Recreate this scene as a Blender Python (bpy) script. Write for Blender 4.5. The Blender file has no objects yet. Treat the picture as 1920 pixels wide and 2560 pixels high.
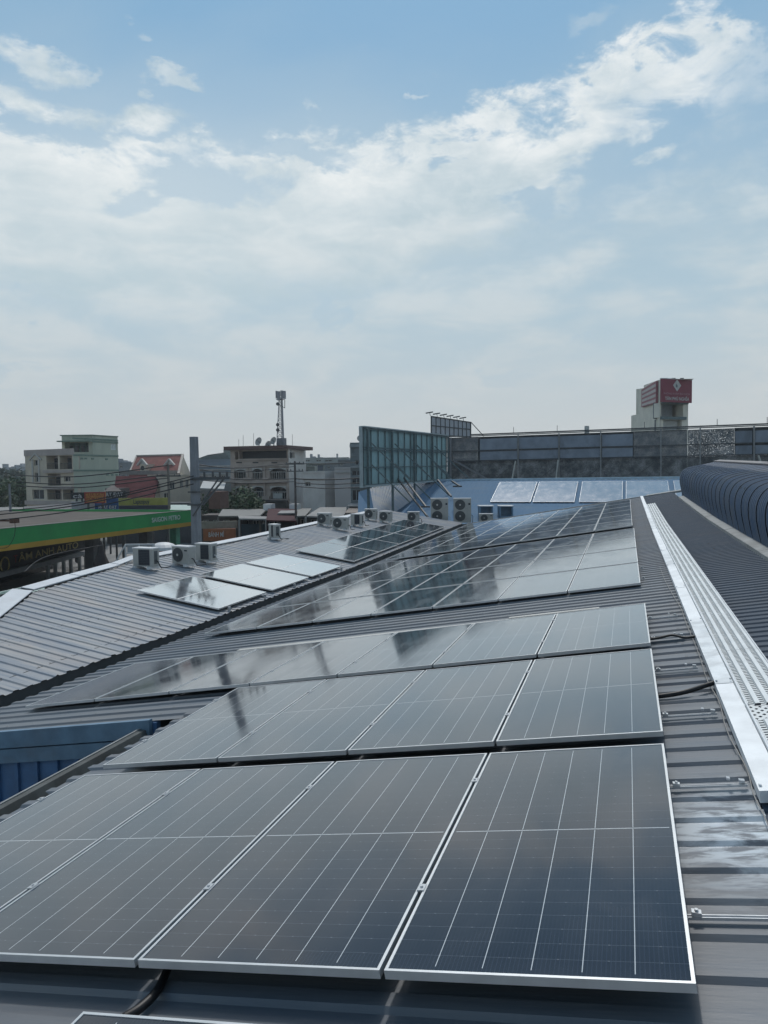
import bpy, math, random
from mathutils import Vector, Matrix, Euler
random.seed(7)
S = bpy.context.scene
COL = S.collection
V = Vector

# ------------------------------------------------------------------ camera
F_PX, YAW, PITCH, ROLL, EYE = 1844.7, 0.3177, 0.0566, -0.0131, 8.0
CAM = V((0, 0, EYE))
FW = V((-math.sin(YAW)*math.cos(PITCH), math.cos(YAW)*math.cos(PITCH), -math.sin(PITCH)))
RT0 = V((math.cos(YAW), math.sin(YAW), 0))
UP0 = RT0.cross(FW)
RT = RT0*math.cos(ROLL) + UP0*math.sin(ROLL)
UP = UP0*math.cos(ROLL) - RT0*math.sin(ROLL)
cd = bpy.data.cameras.new('camera')
cam = bpy.data.objects.new('camera', cd)
COL.objects.link(cam)
M = Matrix((RT, UP, -FW)).transposed().to_4x4()
M.translation = CAM
cam.matrix_world = M
cd.sensor_fit = 'VERTICAL'
cd.sensor_height = 24.0
cd.lens = 24.0*F_PX/2560.0
cd.clip_start = 0.05
cd.clip_end = 6000
S.camera = cam
S.render.resolution_x = 768
S.render.resolution_y = 1024

# ------------------------------------------------------------------ node helpers
class NT:
    def __init__(s, tree):
        s.t = tree; s.n = tree.nodes; s.l = tree.links
    def new(s, typ, **kw):
        n = s.n.new(typ)
        for k, v in kw.items():
            setattr(n, k, v)
        return n
    def put(s, sock, v):
        if v is None: return
        if isinstance(v, bpy.types.NodeSocket): s.l.new(v, sock)
        else:
            try: sock.default_value = v
            except Exception: sock.default_value = (v, v, v)
    def m(s, op, a, b=None, c=None, clamp=False):
        n = s.new('ShaderNodeMath', operation=op); n.use_clamp = clamp
        s.put(n.inputs[0], a); s.put(n.inputs[1], b)
        if c is not None: s.put(n.inputs[2], c)
        return n.outputs[0]
    def ss(s, x, a, b):      # smoothstep
        n = s.new('ShaderNodeMapRange', interpolation_type='SMOOTHSTEP')
        s.put(n.inputs['Value'], x); s.put(n.inputs['From Min'], a); s.put(n.inputs['From Max'], b)
        n.inputs['To Min'].default_value = 0; n.inputs['To Max'].default_value = 1
        return n.outputs[0]
    def mix(s, f, a, b, mode='MIX'):
        n = s.new('ShaderNodeMix', data_type='RGBA', blend_type=mode)
        s.put(n.inputs[0], f)
        for i, v in ((6, a), (7, b)):
            if isinstance(v, (tuple, list)): v = tuple(v)[:3] + (1,)
            s.put(n.inputs[i], v)
        return n.outputs[2]
    def comb(s, x, y, z):
        n = s.new('ShaderNodeCombineXYZ')
        s.put(n.inputs[0], x); s.put(n.inputs[1], y); s.put(n.inputs[2], z)
        return n.outputs[0]
    def sep(s, v):
        n = s.new('ShaderNodeSeparateXYZ'); s.put(n.inputs[0], v)
        return n.outputs
    def noise(s, vec, scale, detail=4, rough=0.5, dist=0.0):
        n = s.new('ShaderNodeTexNoise')
        s.put(n.inputs['Vector'], vec); s.put(n.inputs['Scale'], scale)
        s.put(n.inputs['Detail'], detail); s.put(n.inputs['Roughness'], rough); s.put(n.inputs['Distortion'], dist)
        return n.outputs['Fac']
    def coord(s, which='Object'):
        return s.new('ShaderNodeTexCoord').outputs[which]
    def scale(s, v, sx, sy, sz):
        n = s.new('ShaderNodeVectorMath', operation='MULTIPLY')
        s.put(n.inputs[0], v); n.inputs[1].default_value = (sx, sy, sz)
        return n.outputs[0]

# ------------------------------------------------------------------ sky and sun
SUN_EL, SUN_AZ = math.radians(56), math.radians(-14)       # azimuth from +Y, clockwise
w = bpy.data.worlds.new("World"); S.world = w; w.use_nodes = True
w.node_tree.nodes.clear()
T = NT(w.node_tree)
sky = T.new('ShaderNodeTexSky', sky_type='NISHITA')
sky.sun_disc = False; sky.sun_elevation = SUN_EL; sky.sun_rotation = SUN_AZ
sky.air_density = 1.0; sky.dust_density = 2.0; sky.ozone_density = 2.0
bg_sky = T.new('ShaderNodeBackground'); bg_sky.inputs[1].default_value = 0.075
T.l.new(sky.outputs[0], bg_sky.inputs[0])
d = T.sep(T.coord('Generated'))
# azimuth relative to the street axis, elevation; radians
cy, sy = math.cos(YAW), math.sin(YAW)
dx = T.m('ADD', T.m('MULTIPLY', d[0], cy), T.m('MULTIPLY', d[1], sy))
dy = T.m('ADD', T.m('MULTIPLY', d[0], -sy), T.m('MULTIPLY', d[1], cy))
az = T.m('ARCTAN2', dx, dy)
el = T.m('ARCSINE', d[2])
sv = T.comb(T.m('MULTIPLY', az, 1.0), T.m('MULTIPLY', el, 1.9), T.m('MULTIPLY', dy, 0.35))
raw_az, raw_el = az, el
w1 = T.noise(T.scale(sv, 1, 1, 1), 5.0, 7, 0.6); w2 = T.noise(T.scale(sv, -1, 1.3, 1), 5.5, 7, 0.6)
w3 = T.noise(sv, 16.0, 6, 0.6); w4 = T.noise(T.scale(sv, -1, 1, 1), 17.0, 6, 0.6)
az = T.m('ADD', az, T.m('ADD', T.m('MULTIPLY', T.m('SUBTRACT', w1, 0.5), 0.20), T.m('MULTIPLY', T.m('SUBTRACT', w3, 0.5), 0.07)))
el = T.m('ADD', el, T.m('ADD', T.m('MULTIPLY', T.m('SUBTRACT', w2, 0.5), 0.10), T.m('MULTIPLY', T.m('SUBTRACT', w4, 0.5), 0.035)))
n_big = T.noise(sv, 4.0, 8, 0.55, 0.35)
n_fine = T.noise(sv, 11.0, 9, 0.6, 0.5)
n_soft = T.noise(sv, 2.2, 5, 0.5, 0.4)
n_shade = T.noise(T.scale(sv, 1, 1.5, 1), 7.0, 7, 0.55, 0.3)
def disp2ae(X, Y):
    u = (X-829.5)/1594.0; v = (1006-Y)/1594.0
    a = math.atan(u); return a, math.atan(v*math.cos(a))
def curve(pts):
    n = T.new('ShaderNodeFloatCurve')
    c = n.mapping.curves[0]
    P = [(( disp2ae(X, Y)[0]+1.0)/2.0, disp2ae(X, Y)[1]) for X, Y in pts]
    c.points[0].location = (0, P[0][1]); c.points[1].location = (1, P[-1][1])
    for p in P: c.points.new(*p)
    n.mapping.update()
    T.put(n.inputs['Value'], T.m('MULTIPLY', T.m('ADD', az, 1.0), 0.5))
    return n.outputs[0]
top1 = curve([(0, 215), (120, 250), (250, 270), (400, 290), (520, 292), (650, 298), (800, 322), (900, 325), (1000, 300), (1080, 255), (1200, 215), (1300, 150), (1400, 105), (1520, 110), (1659, 165)])
low1 = curve([(0, 640), (300, 640), (600, 640), (900, 600), (1130, 470), (1230, 400), (1300, 290), (1400, 262), (1500, 215), (1590, 170), (1659, 150)])
top2 = curve([(0, 400), (400, 430), (700, 400), (1000, 400), (1180, 440), (1300, 415), (1420, 385), (1520, 345), (1659, 330)])
nb = T.m('SUBTRACT', n_big, 0.5); nf = T.m('SUBTRACT', n_fine, 0.5)
n_crisp = T.noise(sv, 26.0, 8, 0.65, 0.6)
wob = T.m('ADD', T.m('ADD', T.m('MULTIPLY', nb, 0.15), T.m('MULTIPLY', nf, 0.15)), T.m('MULTIPLY', T.m('SUBTRACT', n_crisp, 0.5), 0.06))
h1 = T.m('ADD', T.m('SUBTRACT', top1, el), wob)                 # >0 inside
l1 = T.m('ADD', T.m('SUBTRACT', el, low1), T.m('MULTIPLY', wob, -0.8))
band = T.m('MULTIPLY', T.ss(h1, -0.014, 0.028), T.ss(l1, -0.06, 0.04))
h2 = T.m('ADD', T.m('SUBTRACT', top2, el), wob)
deck = T.m('MULTIPLY', T.m('MULTIPLY', T.ss(h2, -0.02, 0.06), T.m('ADD', 0.45, T.m('MULTIPLY', T.ss(n_shade, 0.38, 0.66), 0.55))), 0.85)
def hole(X, Y, rx, ry, amt, rot=0.0, t0=0.22, t1=0.62):
    a0, e0 = disp2ae(X, Y)
    du = T.m('SUBTRACT', az, a0); dv = T.m('SUBTRACT', el, e0)
    c, s_ = math.cos(rot), math.sin(rot)
    p = T.m('DIVIDE', T.m('ADD', T.m('MULTIPLY', du, c), T.m('MULTIPLY', dv, s_)), rx/1594.0)
    q = T.m('DIVIDE', T.m('SUBTRACT', T.m('MULTIPLY', dv, c), T.m('MULTIPLY', du, s_)), ry/1594.0)
    r2 = T.m('ADD', T.m('MULTIPLY', p, p), T.m('MULTIPLY', q, q))
    g = T.m('EXPONENT', T.m('MULTIPLY', r2, -0.8))
    g = T.m('ADD', g, T.m('ADD', T.m('MULTIPLY', nb, 1.2), T.m('MULTIPLY', nf, 1.6)))
    return T.m('MULTIPLY', T.ss(g, t0, t1), amt)
cl = T.m('MAXIMUM', band, deck)
for h in (hole(440, 392, 150, 40, 0.95, 0.05), hole(265, 440, 100, 28, 0.85, 0.3), hole(160, 292, 75, 20, 0.9, -0.3),
          hole(640, 345, 120, 20, 0.85, -0.05), hole(345, 296, 80, 18, 0.8), hole(1340, 360, 150, 50, 0.95, 0.35), hole(1160, 450, 60, 26, 0.8),
          hole(560, 330, 60, 16, 0.5)):
    cl = T.m('MULTIPLY', cl, T.m('SUBTRACT', 1.0, h))
def puff(X, Y, rx, ry, amt, rot=0.0):
    return hole(X, Y, rx, ry, amt, rot, 0.30, 0.95)
for p_ in (puff(90, 132, 80, 24, 0.95, -0.1), puff(205, 165, 24, 12, 0.5), puff(345, 205, 22, 20, 0.7, 0.8), puff(395, 175, 38, 15, 0.75),
           puff(10, 200, 120, 36, 1.0, -0.1), puff(185, 245, 100, 28, 1.0), puff(325, 262, 95, 30, 1.0), puff(320, 85, 24, 10, 0.4),
           puff(1420, 345, 50, 18, 0.8), puff(930, 238, 30, 7, 0.5), puff(1240, 95, 50, 18, 0.35)):
    cl = T.m('MAXIMUM', cl, p_)
# thin veil that thickens to the horizon
veil = T.m('ADD', T.m('MULTIPLY', T.ss(raw_el, 0.62, 0.24), 0.36), T.m('MULTIPLY', T.ss(n_soft, 0.42, 0.7), 0.22))
# cloud colour: bright lit rims, greyer bodies
rim = T.m('MULTIPLY', T.ss(h1, 0.12, 0.0), T.ss(h1, -0.02, 0.02))
deep = T.ss(el, 0.42, 0.16)
shade = T.m('ADD', T.m('ADD', T.m('MULTIPLY', T.ss(n_shade, 0.36, 0.66), 0.42), T.m('MULTIPLY', T.ss(n_crisp, 0.4, 0.62), 0.22)), T.m('MULTIPLY', rim, 0.5), clamp=True)
c_cloud = T.mix(shade, (0.42, 0.53, 0.59), (0.82, 0.845, 0.845))
c_low = T.mix(T.ss(n_shade, 0.3, 0.7), (0.40, 0.52, 0.585), (0.56, 0.62, 0.645))
c_cloud = T.mix(deep, c_cloud, c_low)
c_hor = (0.535, 0.565, 0.575)
blue_t = T.mix(T.ss(raw_el, 0.15, 0.56), (0.35, 0.51, 0.625), (0.175, 0.38, 0.59))
blue_t = T.mix(T.ss(raw_el, 0.60, 0.95), blue_t, (0.040, 0.09, 0.17))
def shade_sock(col, strength=1.0):
    b = T.new('ShaderNodeBackground'); T.put(b.inputs[0], col); b.inputs[1].default_value = strength
    return b.outputs[0]
def mixsh(f, a, b):
    n = T.new('ShaderNodeMixShader'); T.put(n.inputs[0], f); T.l.new(a, n.inputs[1]); T.l.new(b, n.inputs[2])
    return n.outputs[0]
base = mixsh(0.85, bg_sky.outputs[0], shade_sock(blue_t))
s1 = mixsh(T.m('MINIMUM', veil, 1.0), base, shade_sock((0.43, 0.54, 0.61, 1)))
s2 = mixsh(T.m('MULTIPLY', cl, 0.93), s1, shade_sock(c_cloud))
def soft(X, Y, rx, ry, amt):
    a0, e0 = disp2ae(X, Y)
    p = T.m('DIVIDE', T.m('SUBTRACT', raw_az, a0), rx/1594.0); q = T.m('DIVIDE', T.m('SUBTRACT', raw_el, e0), ry/1594.0)
    return T.m('MULTIPLY', T.m('EXPONENT', T.m('MULTIPLY', T.m('ADD', T.m('MULTIPLY', p, p), T.m('MULTIPLY', q, q)), -0.7)), amt)
s2 = mixsh(soft(330, 450, 480, 150, 0.34), s2, shade_sock((0.72, 0.77, 0.78, 1)))
s3 = mixsh(T.m('MULTIPLY', T.ss(raw_el, 0.24, 0.0), 0.95), s2, shade_sock(c_hor + (1,)))
# glare around the sun behind thin cloud (outside the frame, above it)
sd = V((math.sin(SUN_AZ)*math.cos(SUN_EL), math.cos(SUN_AZ)*math.cos(SUN_EL), math.sin(SUN_EL)))
dp = T.new('ShaderNodeVectorMath', operation='DOT_PRODUCT')
T.l.new(T.coord('Generated'), dp.inputs[0]); dp.inputs[1].default_value = sd
glow = T.ss(dp.outputs['Value'], 0.93, 1.0)
away = T.ss(dp.outputs['Value'], 0.2, -0.6)
dark = T.new('ShaderNodeBackground'); dark.inputs[0].default_value = (0.20, 0.24, 0.30, 1)
s3 = mixsh(T.m('MULTIPLY', away, 0.6), s3, dark.outputs[0])
s4 = T.new('ShaderNodeAddShader'); T.l.new(s3, s4.inputs[0])
gb = T.new('ShaderNodeBackground'); gb.inputs[0].default_value = (1.0, 0.97, 0.92, 1)
T.put(gb.inputs[1], T.m('MULTIPLY', glow, 3.5)); T.l.new(gb.outputs[0], s4.inputs[1])
wo = T.new('ShaderNodeOutputWorld'); T.l.new(s4.outputs[0], wo.inputs[0])

sl = bpy.data.lights.new('sun', 'SUN'); sl.energy = 1.35; sl.angle = math.radians(3.0); sl.color = (1.0, 0.965, 0.92)
so = bpy.data.objects.new('sun', sl); COL.objects.link(so)
so.rotation_euler = (-sd).to_track_quat('-Z', 'Y').to_euler(); so.location = (0, 60, 90)
S.view_settings.view_transform = 'Standard'; S.view_settings.look = 'None'
S.view_settings.exposure = 0.12; S.view_settings.gamma = 1.0; S.view_settings.use_curve_mapping = False

# ------------------------------------------------------------------ measuring helpers (photo pixel -> point on a real plane)
def ray(x, y): return FW + RT*((x-960)/F_PX) - UP*((y-1280)/F_PX)
def at(x, y, t): return CAM + ray(x, y)*t
def atY(x, y, Y): r = ray(x, y); return CAM + r*(Y/r.y)
def atX(x, y, X): r = ray(x, y); return CAM + r*(X/r.x)
def atZ(x, y, Z): r = ray(x, y); return CAM + r*((Z-EYE)/r.z)
def hit(x, y, P0, N): r = ray(x, y); return CAM + r*((P0-CAM).dot(N)/r.dot(N))

# ------------------------------------------------------------------ materials
MATS = {}
def mat(name, col, rough=0.6, metal=0.0, vary=0.12, nscale=3.0, bump=0.0, spec=0.5, dirt=None, dirt_amt=0.35, stretch=(1, 1, 1), dscale=None, coat=0.0, emit=None):
    if name in MATS: return MATS[name]
    m = bpy.data.materials.new(name); m.use_nodes = True
    t = NT(m.node_tree); b = m.node_tree.nodes['Principled BSDF']
    co = t.scale(t.coord('Object'), *stretch)
    n = t.noise(co, nscale, 6, 0.6)
    lo = tuple(c*(1-vary) for c in col); hi = tuple(min(1, c*(1+vary)) for c in col)
    c = t.mix(t.ss(n, 0.3, 0.7), lo, hi)
    if dirt is not None:
        n2 = t.noise(co, dscale or nscale*0.37, 7, 0.65, 0.6)
        c = t.mix(t.m('MULTIPLY', t.ss(n2, 0.45, 0.72), dirt_amt), c, dirt)
    t.put(b.inputs['Base Color'], c)
    b.inputs['Roughness'].default_value = rough; b.inputs['Metallic'].default_value = metal
    b.inputs['Specular IOR Level'].default_value = spec
    b.inputs['Coat Weight'].default_value = coat
    if bump:
        bp = t.new('ShaderNodeBump'); bp.inputs['Strength'].default_value = bump; bp.inputs['Distance'].default_value = 0.01
        t.put(bp.inputs['Height'], n); t.l.new(bp.outputs[0], b.inputs['Normal'])
    MATS[name] = m
    return m

def roof_mat(name, col, streak, dirt, rough=0.45, axis='x', patch=True, spec=0.5):
    """painted sheet: fade and grime drawn out along the fall of the sheet"""
    m = bpy.data.materials.new(name); m.use_nodes = True
    t = NT(m.node_tree); b = m.node_tree.nodes['Principled BSDF']
    o = t.coord('Object')
    st = t.scale(o, 0.35, 4.0, 1.0) if axis == 'x' else t.scale(o, 4.0, 0.35, 1.0)
    n1 = t.noise(st, 1.4, 8, 0.62)
    n2 = t.noise(t.scale(o, 0.6, 1.1, 1), 0.9, 7, 0.6, 0.5)
    n3 = t.noise(st, 9.0, 5, 0.6)
    c = t.mix(t.ss(n1, 0.32, 0.66), col, streak)
    c = t.mix(t.m('MULTIPLY', t.ss(n2, 0.45, 0.7), 0.55), c, dirt)
    c = t.mix(t.m('MULTIPLY', t.ss(n3, 0.5, 0.8), 0.22), c, (0.27, 0.265, 0.26))
    so_ = t.sep(o)
    xx_, yy_ = (so_[0], so_[1]) if axis == 'x' else (so_[1], so_[0])
    fx = t.m('ABSOLUTE', t.m('SUBTRACT', t.m('FRACT', t.m('DIVIDE', xx_, 1.13)), 0.5)); fy2 = t.m('ABSOLUTE', t.m('SUBTRACT', t.m('FRACT', t.m('DIVIDE', yy_, 0.26)), 0.5))
    scr = t.m('MULTIPLY', t.m('LESS_THAN', fx, 0.013), t.m('LESS_THAN', fy2, 0.055))
    c = t.mix(t.m('MULTIPLY', scr, 0.7), c, (0.05, 0.045, 0.04))
    lap = t.m('LESS_THAN', t.m('ABSOLUTE', t.m('SUBTRACT', t.m('FRACT', t.m('ADD', t.m('DIVIDE', xx_, 2.9), 0.37)), 0.5)), 0.0035)
    if not patch: c = t.mix(t.m('MULTIPLY', lap, 0.45), c, (0.05, 0.05, 0.055))
    rg = t.m('ADD', rough, t.m('MULTIPLY', t.m('SUBTRACT', n1, 0.5), 0.35))
    if patch:   # glare off a wet white stain, painted whitish beside the front panel row
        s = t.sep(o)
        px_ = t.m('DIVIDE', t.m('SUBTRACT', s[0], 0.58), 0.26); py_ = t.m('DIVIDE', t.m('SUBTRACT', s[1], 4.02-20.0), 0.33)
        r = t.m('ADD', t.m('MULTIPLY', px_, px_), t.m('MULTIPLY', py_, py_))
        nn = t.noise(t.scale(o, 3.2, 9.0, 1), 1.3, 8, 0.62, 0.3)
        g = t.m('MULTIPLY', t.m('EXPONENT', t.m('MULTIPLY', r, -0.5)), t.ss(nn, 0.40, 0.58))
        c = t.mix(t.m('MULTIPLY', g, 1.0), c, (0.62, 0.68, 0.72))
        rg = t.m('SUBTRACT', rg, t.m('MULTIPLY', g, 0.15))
    t.put(b.inputs['Base Color'], c); t.put(b.inputs['Roughness'], rg)
    b.inputs['Specular IOR Level'].default_value = spec
    bp = t.new('ShaderNodeBump'); bp.inputs['Strength'].default_value = 0.25; bp.inputs['Distance'].default_value = 0.01
    t.put(bp.inputs['Height'], n3); t.l.new(bp.outputs[0], b.inputs['Normal'])
    MATS[name] = m
    return m

def glass_mat(name='solar_glass', power=4.0, film=0.5, dcol=(0.20, 0.235, 0.28), lines=1.0, tint=(0.97, 0.985, 1)):
    m = bpy.data.materials.new(name); m.use_nodes = True
    t = NT(m.node_tree); b = m.node_tree.nodes['Principled BSDF']
    g = t.sep(t.coord('Generated'))
    u, v = g[0], g[1]
    # soft edge test: 1 inside |x-c|<w
    def line(coord, n, wd):
        f = t.m('FRACT', t.m('MULTIPLY', coord, float(n)))
        dd = t.m('MINIMUM', f, t.m('SUBTRACT', 1.0, f))
        return t.m('LESS_THAN', dd, wd*n)
    inner_u = t.m('MULTIPLY', t.m('GREATER_THAN', u, 0.05), t.m('LESS_THAN', u, 0.95))
    midd = t.m('ABSOLUTE', t.m('SUBTRACT', v, 0.5))
    inner_v = t.m('MULTIPLY', t.m('GREATER_THAN', v, 0.012), t.m('LESS_THAN', v, 0.988))
    off_mid = t.m('GREATER_THAN', midd, 0.0042)
    L = t.m('MULTIPLY', t.m('MULTIPLY', line(u, 6, 0.0016), inner_u), t.m('MULTIPLY', inner_v, off_mid))
    Mid = t.m('MULTIPLY', t.m('LESS_THAN', midd, 0.0014), t.m('MULTIPLY', t.m('GREATER_THAN', u, 0.012), t.m('LESS_THAN', u, 0.988)))
    Rr = t.m('MULTIPLY', line(v, 24, 0.0006), inner_v)
    Dot = t.m('MULTIPLY', line(u, 12, 0.0035), line(v, 24, 0.0012))
    bus = line(u, 66, 0.0016)
    o = t.coord('Object')
    oi = t.new('ShaderNodeObjectInfo')
    sh = t.new('ShaderNodeVectorMath', operation='ADD'); t.l.new(o, sh.inputs[0])
    t.put(sh.inputs[1], t.comb(t.m('MULTIPLY', oi.outputs['Random'], 37.0), t.m('MULTIPLY', oi.outputs['Random'], 11.0), 0.0))
    dust = t.noise(t.scale(sh.outputs[0], 1, 0.5, 1), 2.3, 8, 0.68, 0.4)
    cell = t.mix(t.ss(dust, 0.35, 0.75), (0.006, 0.009, 0.018), (0.012, 0.015, 0.024))
    c = t.mix(t.m('MULTIPLY', bus, 0.4), cell, (0.035, 0.043, 0.07))
    c = t.mix(t.m('MULTIPLY', Rr, 0.34*lines), c, (0.16, 0.18, 0.21))
    c = t.mix(t.m('MULTIPLY', Dot, 0.15), c, (0.5, 0.52, 0.56))
    lc = t.m('MAXIMUM', L, Mid)
    c = t.mix(t.m('MULTIPLY', lc, lines), c, (0.55, 0.58, 0.60))
    vo = t.new('ShaderNodeTexVoronoi'); t.l.new(sh.outputs[0], vo.inputs['Vector']); vo.inputs['Scale'].default_value = 1.3; vo.inputs['Randomness'].default_value = 1.0
    vn = t.noise(sh.outputs[0], 40.0, 3)
    spl = t.m('LESS_THAN', t.m('ADD', vo.outputs['Distance'], t.m('MULTIPLY', vn, 0.04)), 0.034)
    c = t.mix(t.m('MULTIPLY', spl, 0.7), c, (0.45, 0.46, 0.45))
    t.put(b.inputs['Base Color'], c)
    t.put(b.inputs['Roughness'], t.m('ADD', 0.07, t.m('MULTIPLY', t.ss(dust, 0.35, 0.8), 0.09)))
    b.inputs['IOR'].default_value = 1.3
    b.inputs['Specular IOR Level'].default_value = 0.2
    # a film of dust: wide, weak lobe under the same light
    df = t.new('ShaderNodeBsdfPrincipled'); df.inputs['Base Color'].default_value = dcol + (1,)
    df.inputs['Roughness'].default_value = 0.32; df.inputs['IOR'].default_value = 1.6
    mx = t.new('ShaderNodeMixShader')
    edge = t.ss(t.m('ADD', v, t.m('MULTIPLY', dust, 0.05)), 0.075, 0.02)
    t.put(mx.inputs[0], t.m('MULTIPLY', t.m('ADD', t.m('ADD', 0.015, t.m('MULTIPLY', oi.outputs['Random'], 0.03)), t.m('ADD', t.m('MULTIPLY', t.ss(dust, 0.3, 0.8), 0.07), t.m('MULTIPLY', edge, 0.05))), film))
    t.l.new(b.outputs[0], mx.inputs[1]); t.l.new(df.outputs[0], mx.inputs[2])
    # the cover glass: reflectance rising towards grazing, slightly soft with dust
    lw = t.new('ShaderNodeLayerWeight'); lw.inputs['Blend'].default_value = 0.5
    fr = t.m('ADD', 0.008, t.m('MULTIPLY', t.m('POWER', lw.outputs['Facing'], power), 1.08), clamp=True)
    gl = t.new('ShaderNodeBsdfGlossy'); gl.inputs['Color'].default_value = tint + (1,)
    t.put(gl.inputs['Roughness'], t.m('ADD', 0.065, t.m('MULTIPLY', t.ss(dust, 0.35, 0.8), 0.08)))
    m2 = t.new('ShaderNodeMixShader'); t.put(m2.inputs[0], fr); t.l.new(mx.outputs[0], m2.inputs[1]); t.l.new(gl.outputs[0], m2.inputs[2])
    t.l.new(m2.outputs[0], m.node_tree.nodes['Material Output'].inputs[0])
    return m
G_GLASS = glass_mat()
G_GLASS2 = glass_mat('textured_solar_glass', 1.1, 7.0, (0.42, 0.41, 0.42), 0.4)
G_GLASS3 = glass_mat('dusty_solar_glass', 1.7, 3.0, (0.62, 0.56, 0.56), 0.15, (0.93, 0.86, 0.83))
M_ALU = mat('anodised_aluminium', (0.66, 0.67, 0.67), 0.38, 0.6, 0.06, 6)
M_ALU_S = mat('rail_aluminium', (0.58, 0.59, 0.60), 0.35, 0.6, 0.08, 9)
M_BACK = mat('panel_backsheet', (0.06, 0.06, 0.065), 0.7)
M_GALV = mat('galvanised_steel', (0.60, 0.63, 0.65), 0.42, 0.55, 0.16, 5, dirt=(0.36, 0.40, 0.43), dirt_amt=0.5)
M_GALVB = mat('galvanised_cover_bright', (0.70, 0.73, 0.75), 0.5, 0.3, 0.08, 4, dirt=(0.45, 0.47, 0.48), dirt_amt=0.3)
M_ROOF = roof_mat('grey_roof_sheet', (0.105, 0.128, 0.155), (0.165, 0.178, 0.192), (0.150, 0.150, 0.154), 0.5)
M_ROOF2 = roof_mat('faded_roof_sheet', (0.37, 0.37, 0.365), (0.22, 0.255, 0.30), (0.38, 0.345, 0.32), 0.6, patch=False, spec=0.3)
M_ROOF3 = roof_mat('slate_blue_sheet', (0.046, 0.072, 0.106), (0.058, 0.080, 0.108), (0.068, 0.084, 0.104), 0.65, patch=False, spec=0.25)
M_MON = roof_mat('navy_roof_sheet', (0.092, 0.145, 0.23), (0.145, 0.178, 0.225), (0.19, 0.20, 0.21), 0.55, patch=False, spec=0.3)
M_BLUEROOF = roof_mat('sky_blue_sheet', (0.115, 0.205, 0.315), (0.135, 0.22, 0.325), (0.17, 0.235, 0.30), 0.9, axis='y', patch=False, spec=0.1)
M_BLUEWALL = mat('blue_wall_sheet', (0.07, 0.17, 0.34), 0.5, 0, 0.2, 2, dirt=(0.06, 0.08, 0.11), dirt_amt=0.5)
M_BLUETRIM = mat('blue_trim', (0.12, 0.21, 0.30), 0.5, 0, 0.15, 4, dirt=(0.14, 0.15, 0.16))
M_FLASH = mat('grey_flashing', (0.24, 0.255, 0.255), 0.6, 0.1, 0.2, 3, dirt=(0.14, 0.145, 0.14), dirt_amt=0.6)
M_CAP = mat('white_ridge_cap', (0.58, 0.61, 0.64), 0.5, 0, 0.05, 3, dirt=(0.5, 0.5, 0.5), dirt_amt=0.35)
M_GUT = mat('weathered_gutter', (0.085, 0.095, 0.093), 0.8, 0.0, 0.3, 3, dirt=(0.05, 0.045, 0.042), dirt_amt=0.6)
M_RUST = mat('rust', (0.10, 0.055, 0.04), 0.85, 0, 0.4, 9)
M_BLACK = mat('black_conduit', (0.012, 0.012, 0.013), 0.5)
M_WIRE = mat('power_cable_black', (0.02, 0.022, 0.024), 0.6)
M_GWIRE = mat('grey_wire', (0.30, 0.29, 0.27), 0.6)
M_ACB = mat('air_conditioner_cream', (0.36, 0.365, 0.345), 0.6, 0, 0.08, 4, dirt=(0.24, 0.225, 0.20), dirt_amt=0.5)
M_ACT = mat('air_conditioner_lid', (0.62, 0.63, 0.63), 0.5, 0, 0.05, 4)
M_ACG = mat('condenser_coil', (0.022, 0.030, 0.042), 0.6, 0.2, 0.2, 20)
M_FAN = mat('fan_grille_dark', (0.07, 0.08, 0.085), 0.6, 0, 0.2, 12)
M_FANLT = mat('fan_hub', (0.55, 0.55, 0.53), 0.5)
M_CONC = mat('pole_concrete', (0.20, 0.215, 0.235), 0.85, 0, 0.15, 6, bump=0.3, dirt=(0.14, 0.145, 0.15), dirt_amt=0.6, stretch=(1, 1, .3))
M_DARKST = mat('dark_steel', (0.075, 0.085, 0.09), 0.6, 0.2, 0.2, 5, dirt=(0.12, 0.08, 0.06))
M_TEALST = mat('teal_grey_steel', (0.105, 0.15, 0.16), 0.6, 0.2, 0.2, 5)
M_GLASSW = mat('window_glass', (0.02, 0.028, 0.035), 0.12, 0, 0.3, 2)
M_FRAME = mat('window_frame_light', (0.42, 0.42, 0.40), 0.6)
M_DARKROOM = mat('interior_plaster', (0.16, 0.155, 0.15), 0.9)

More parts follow.
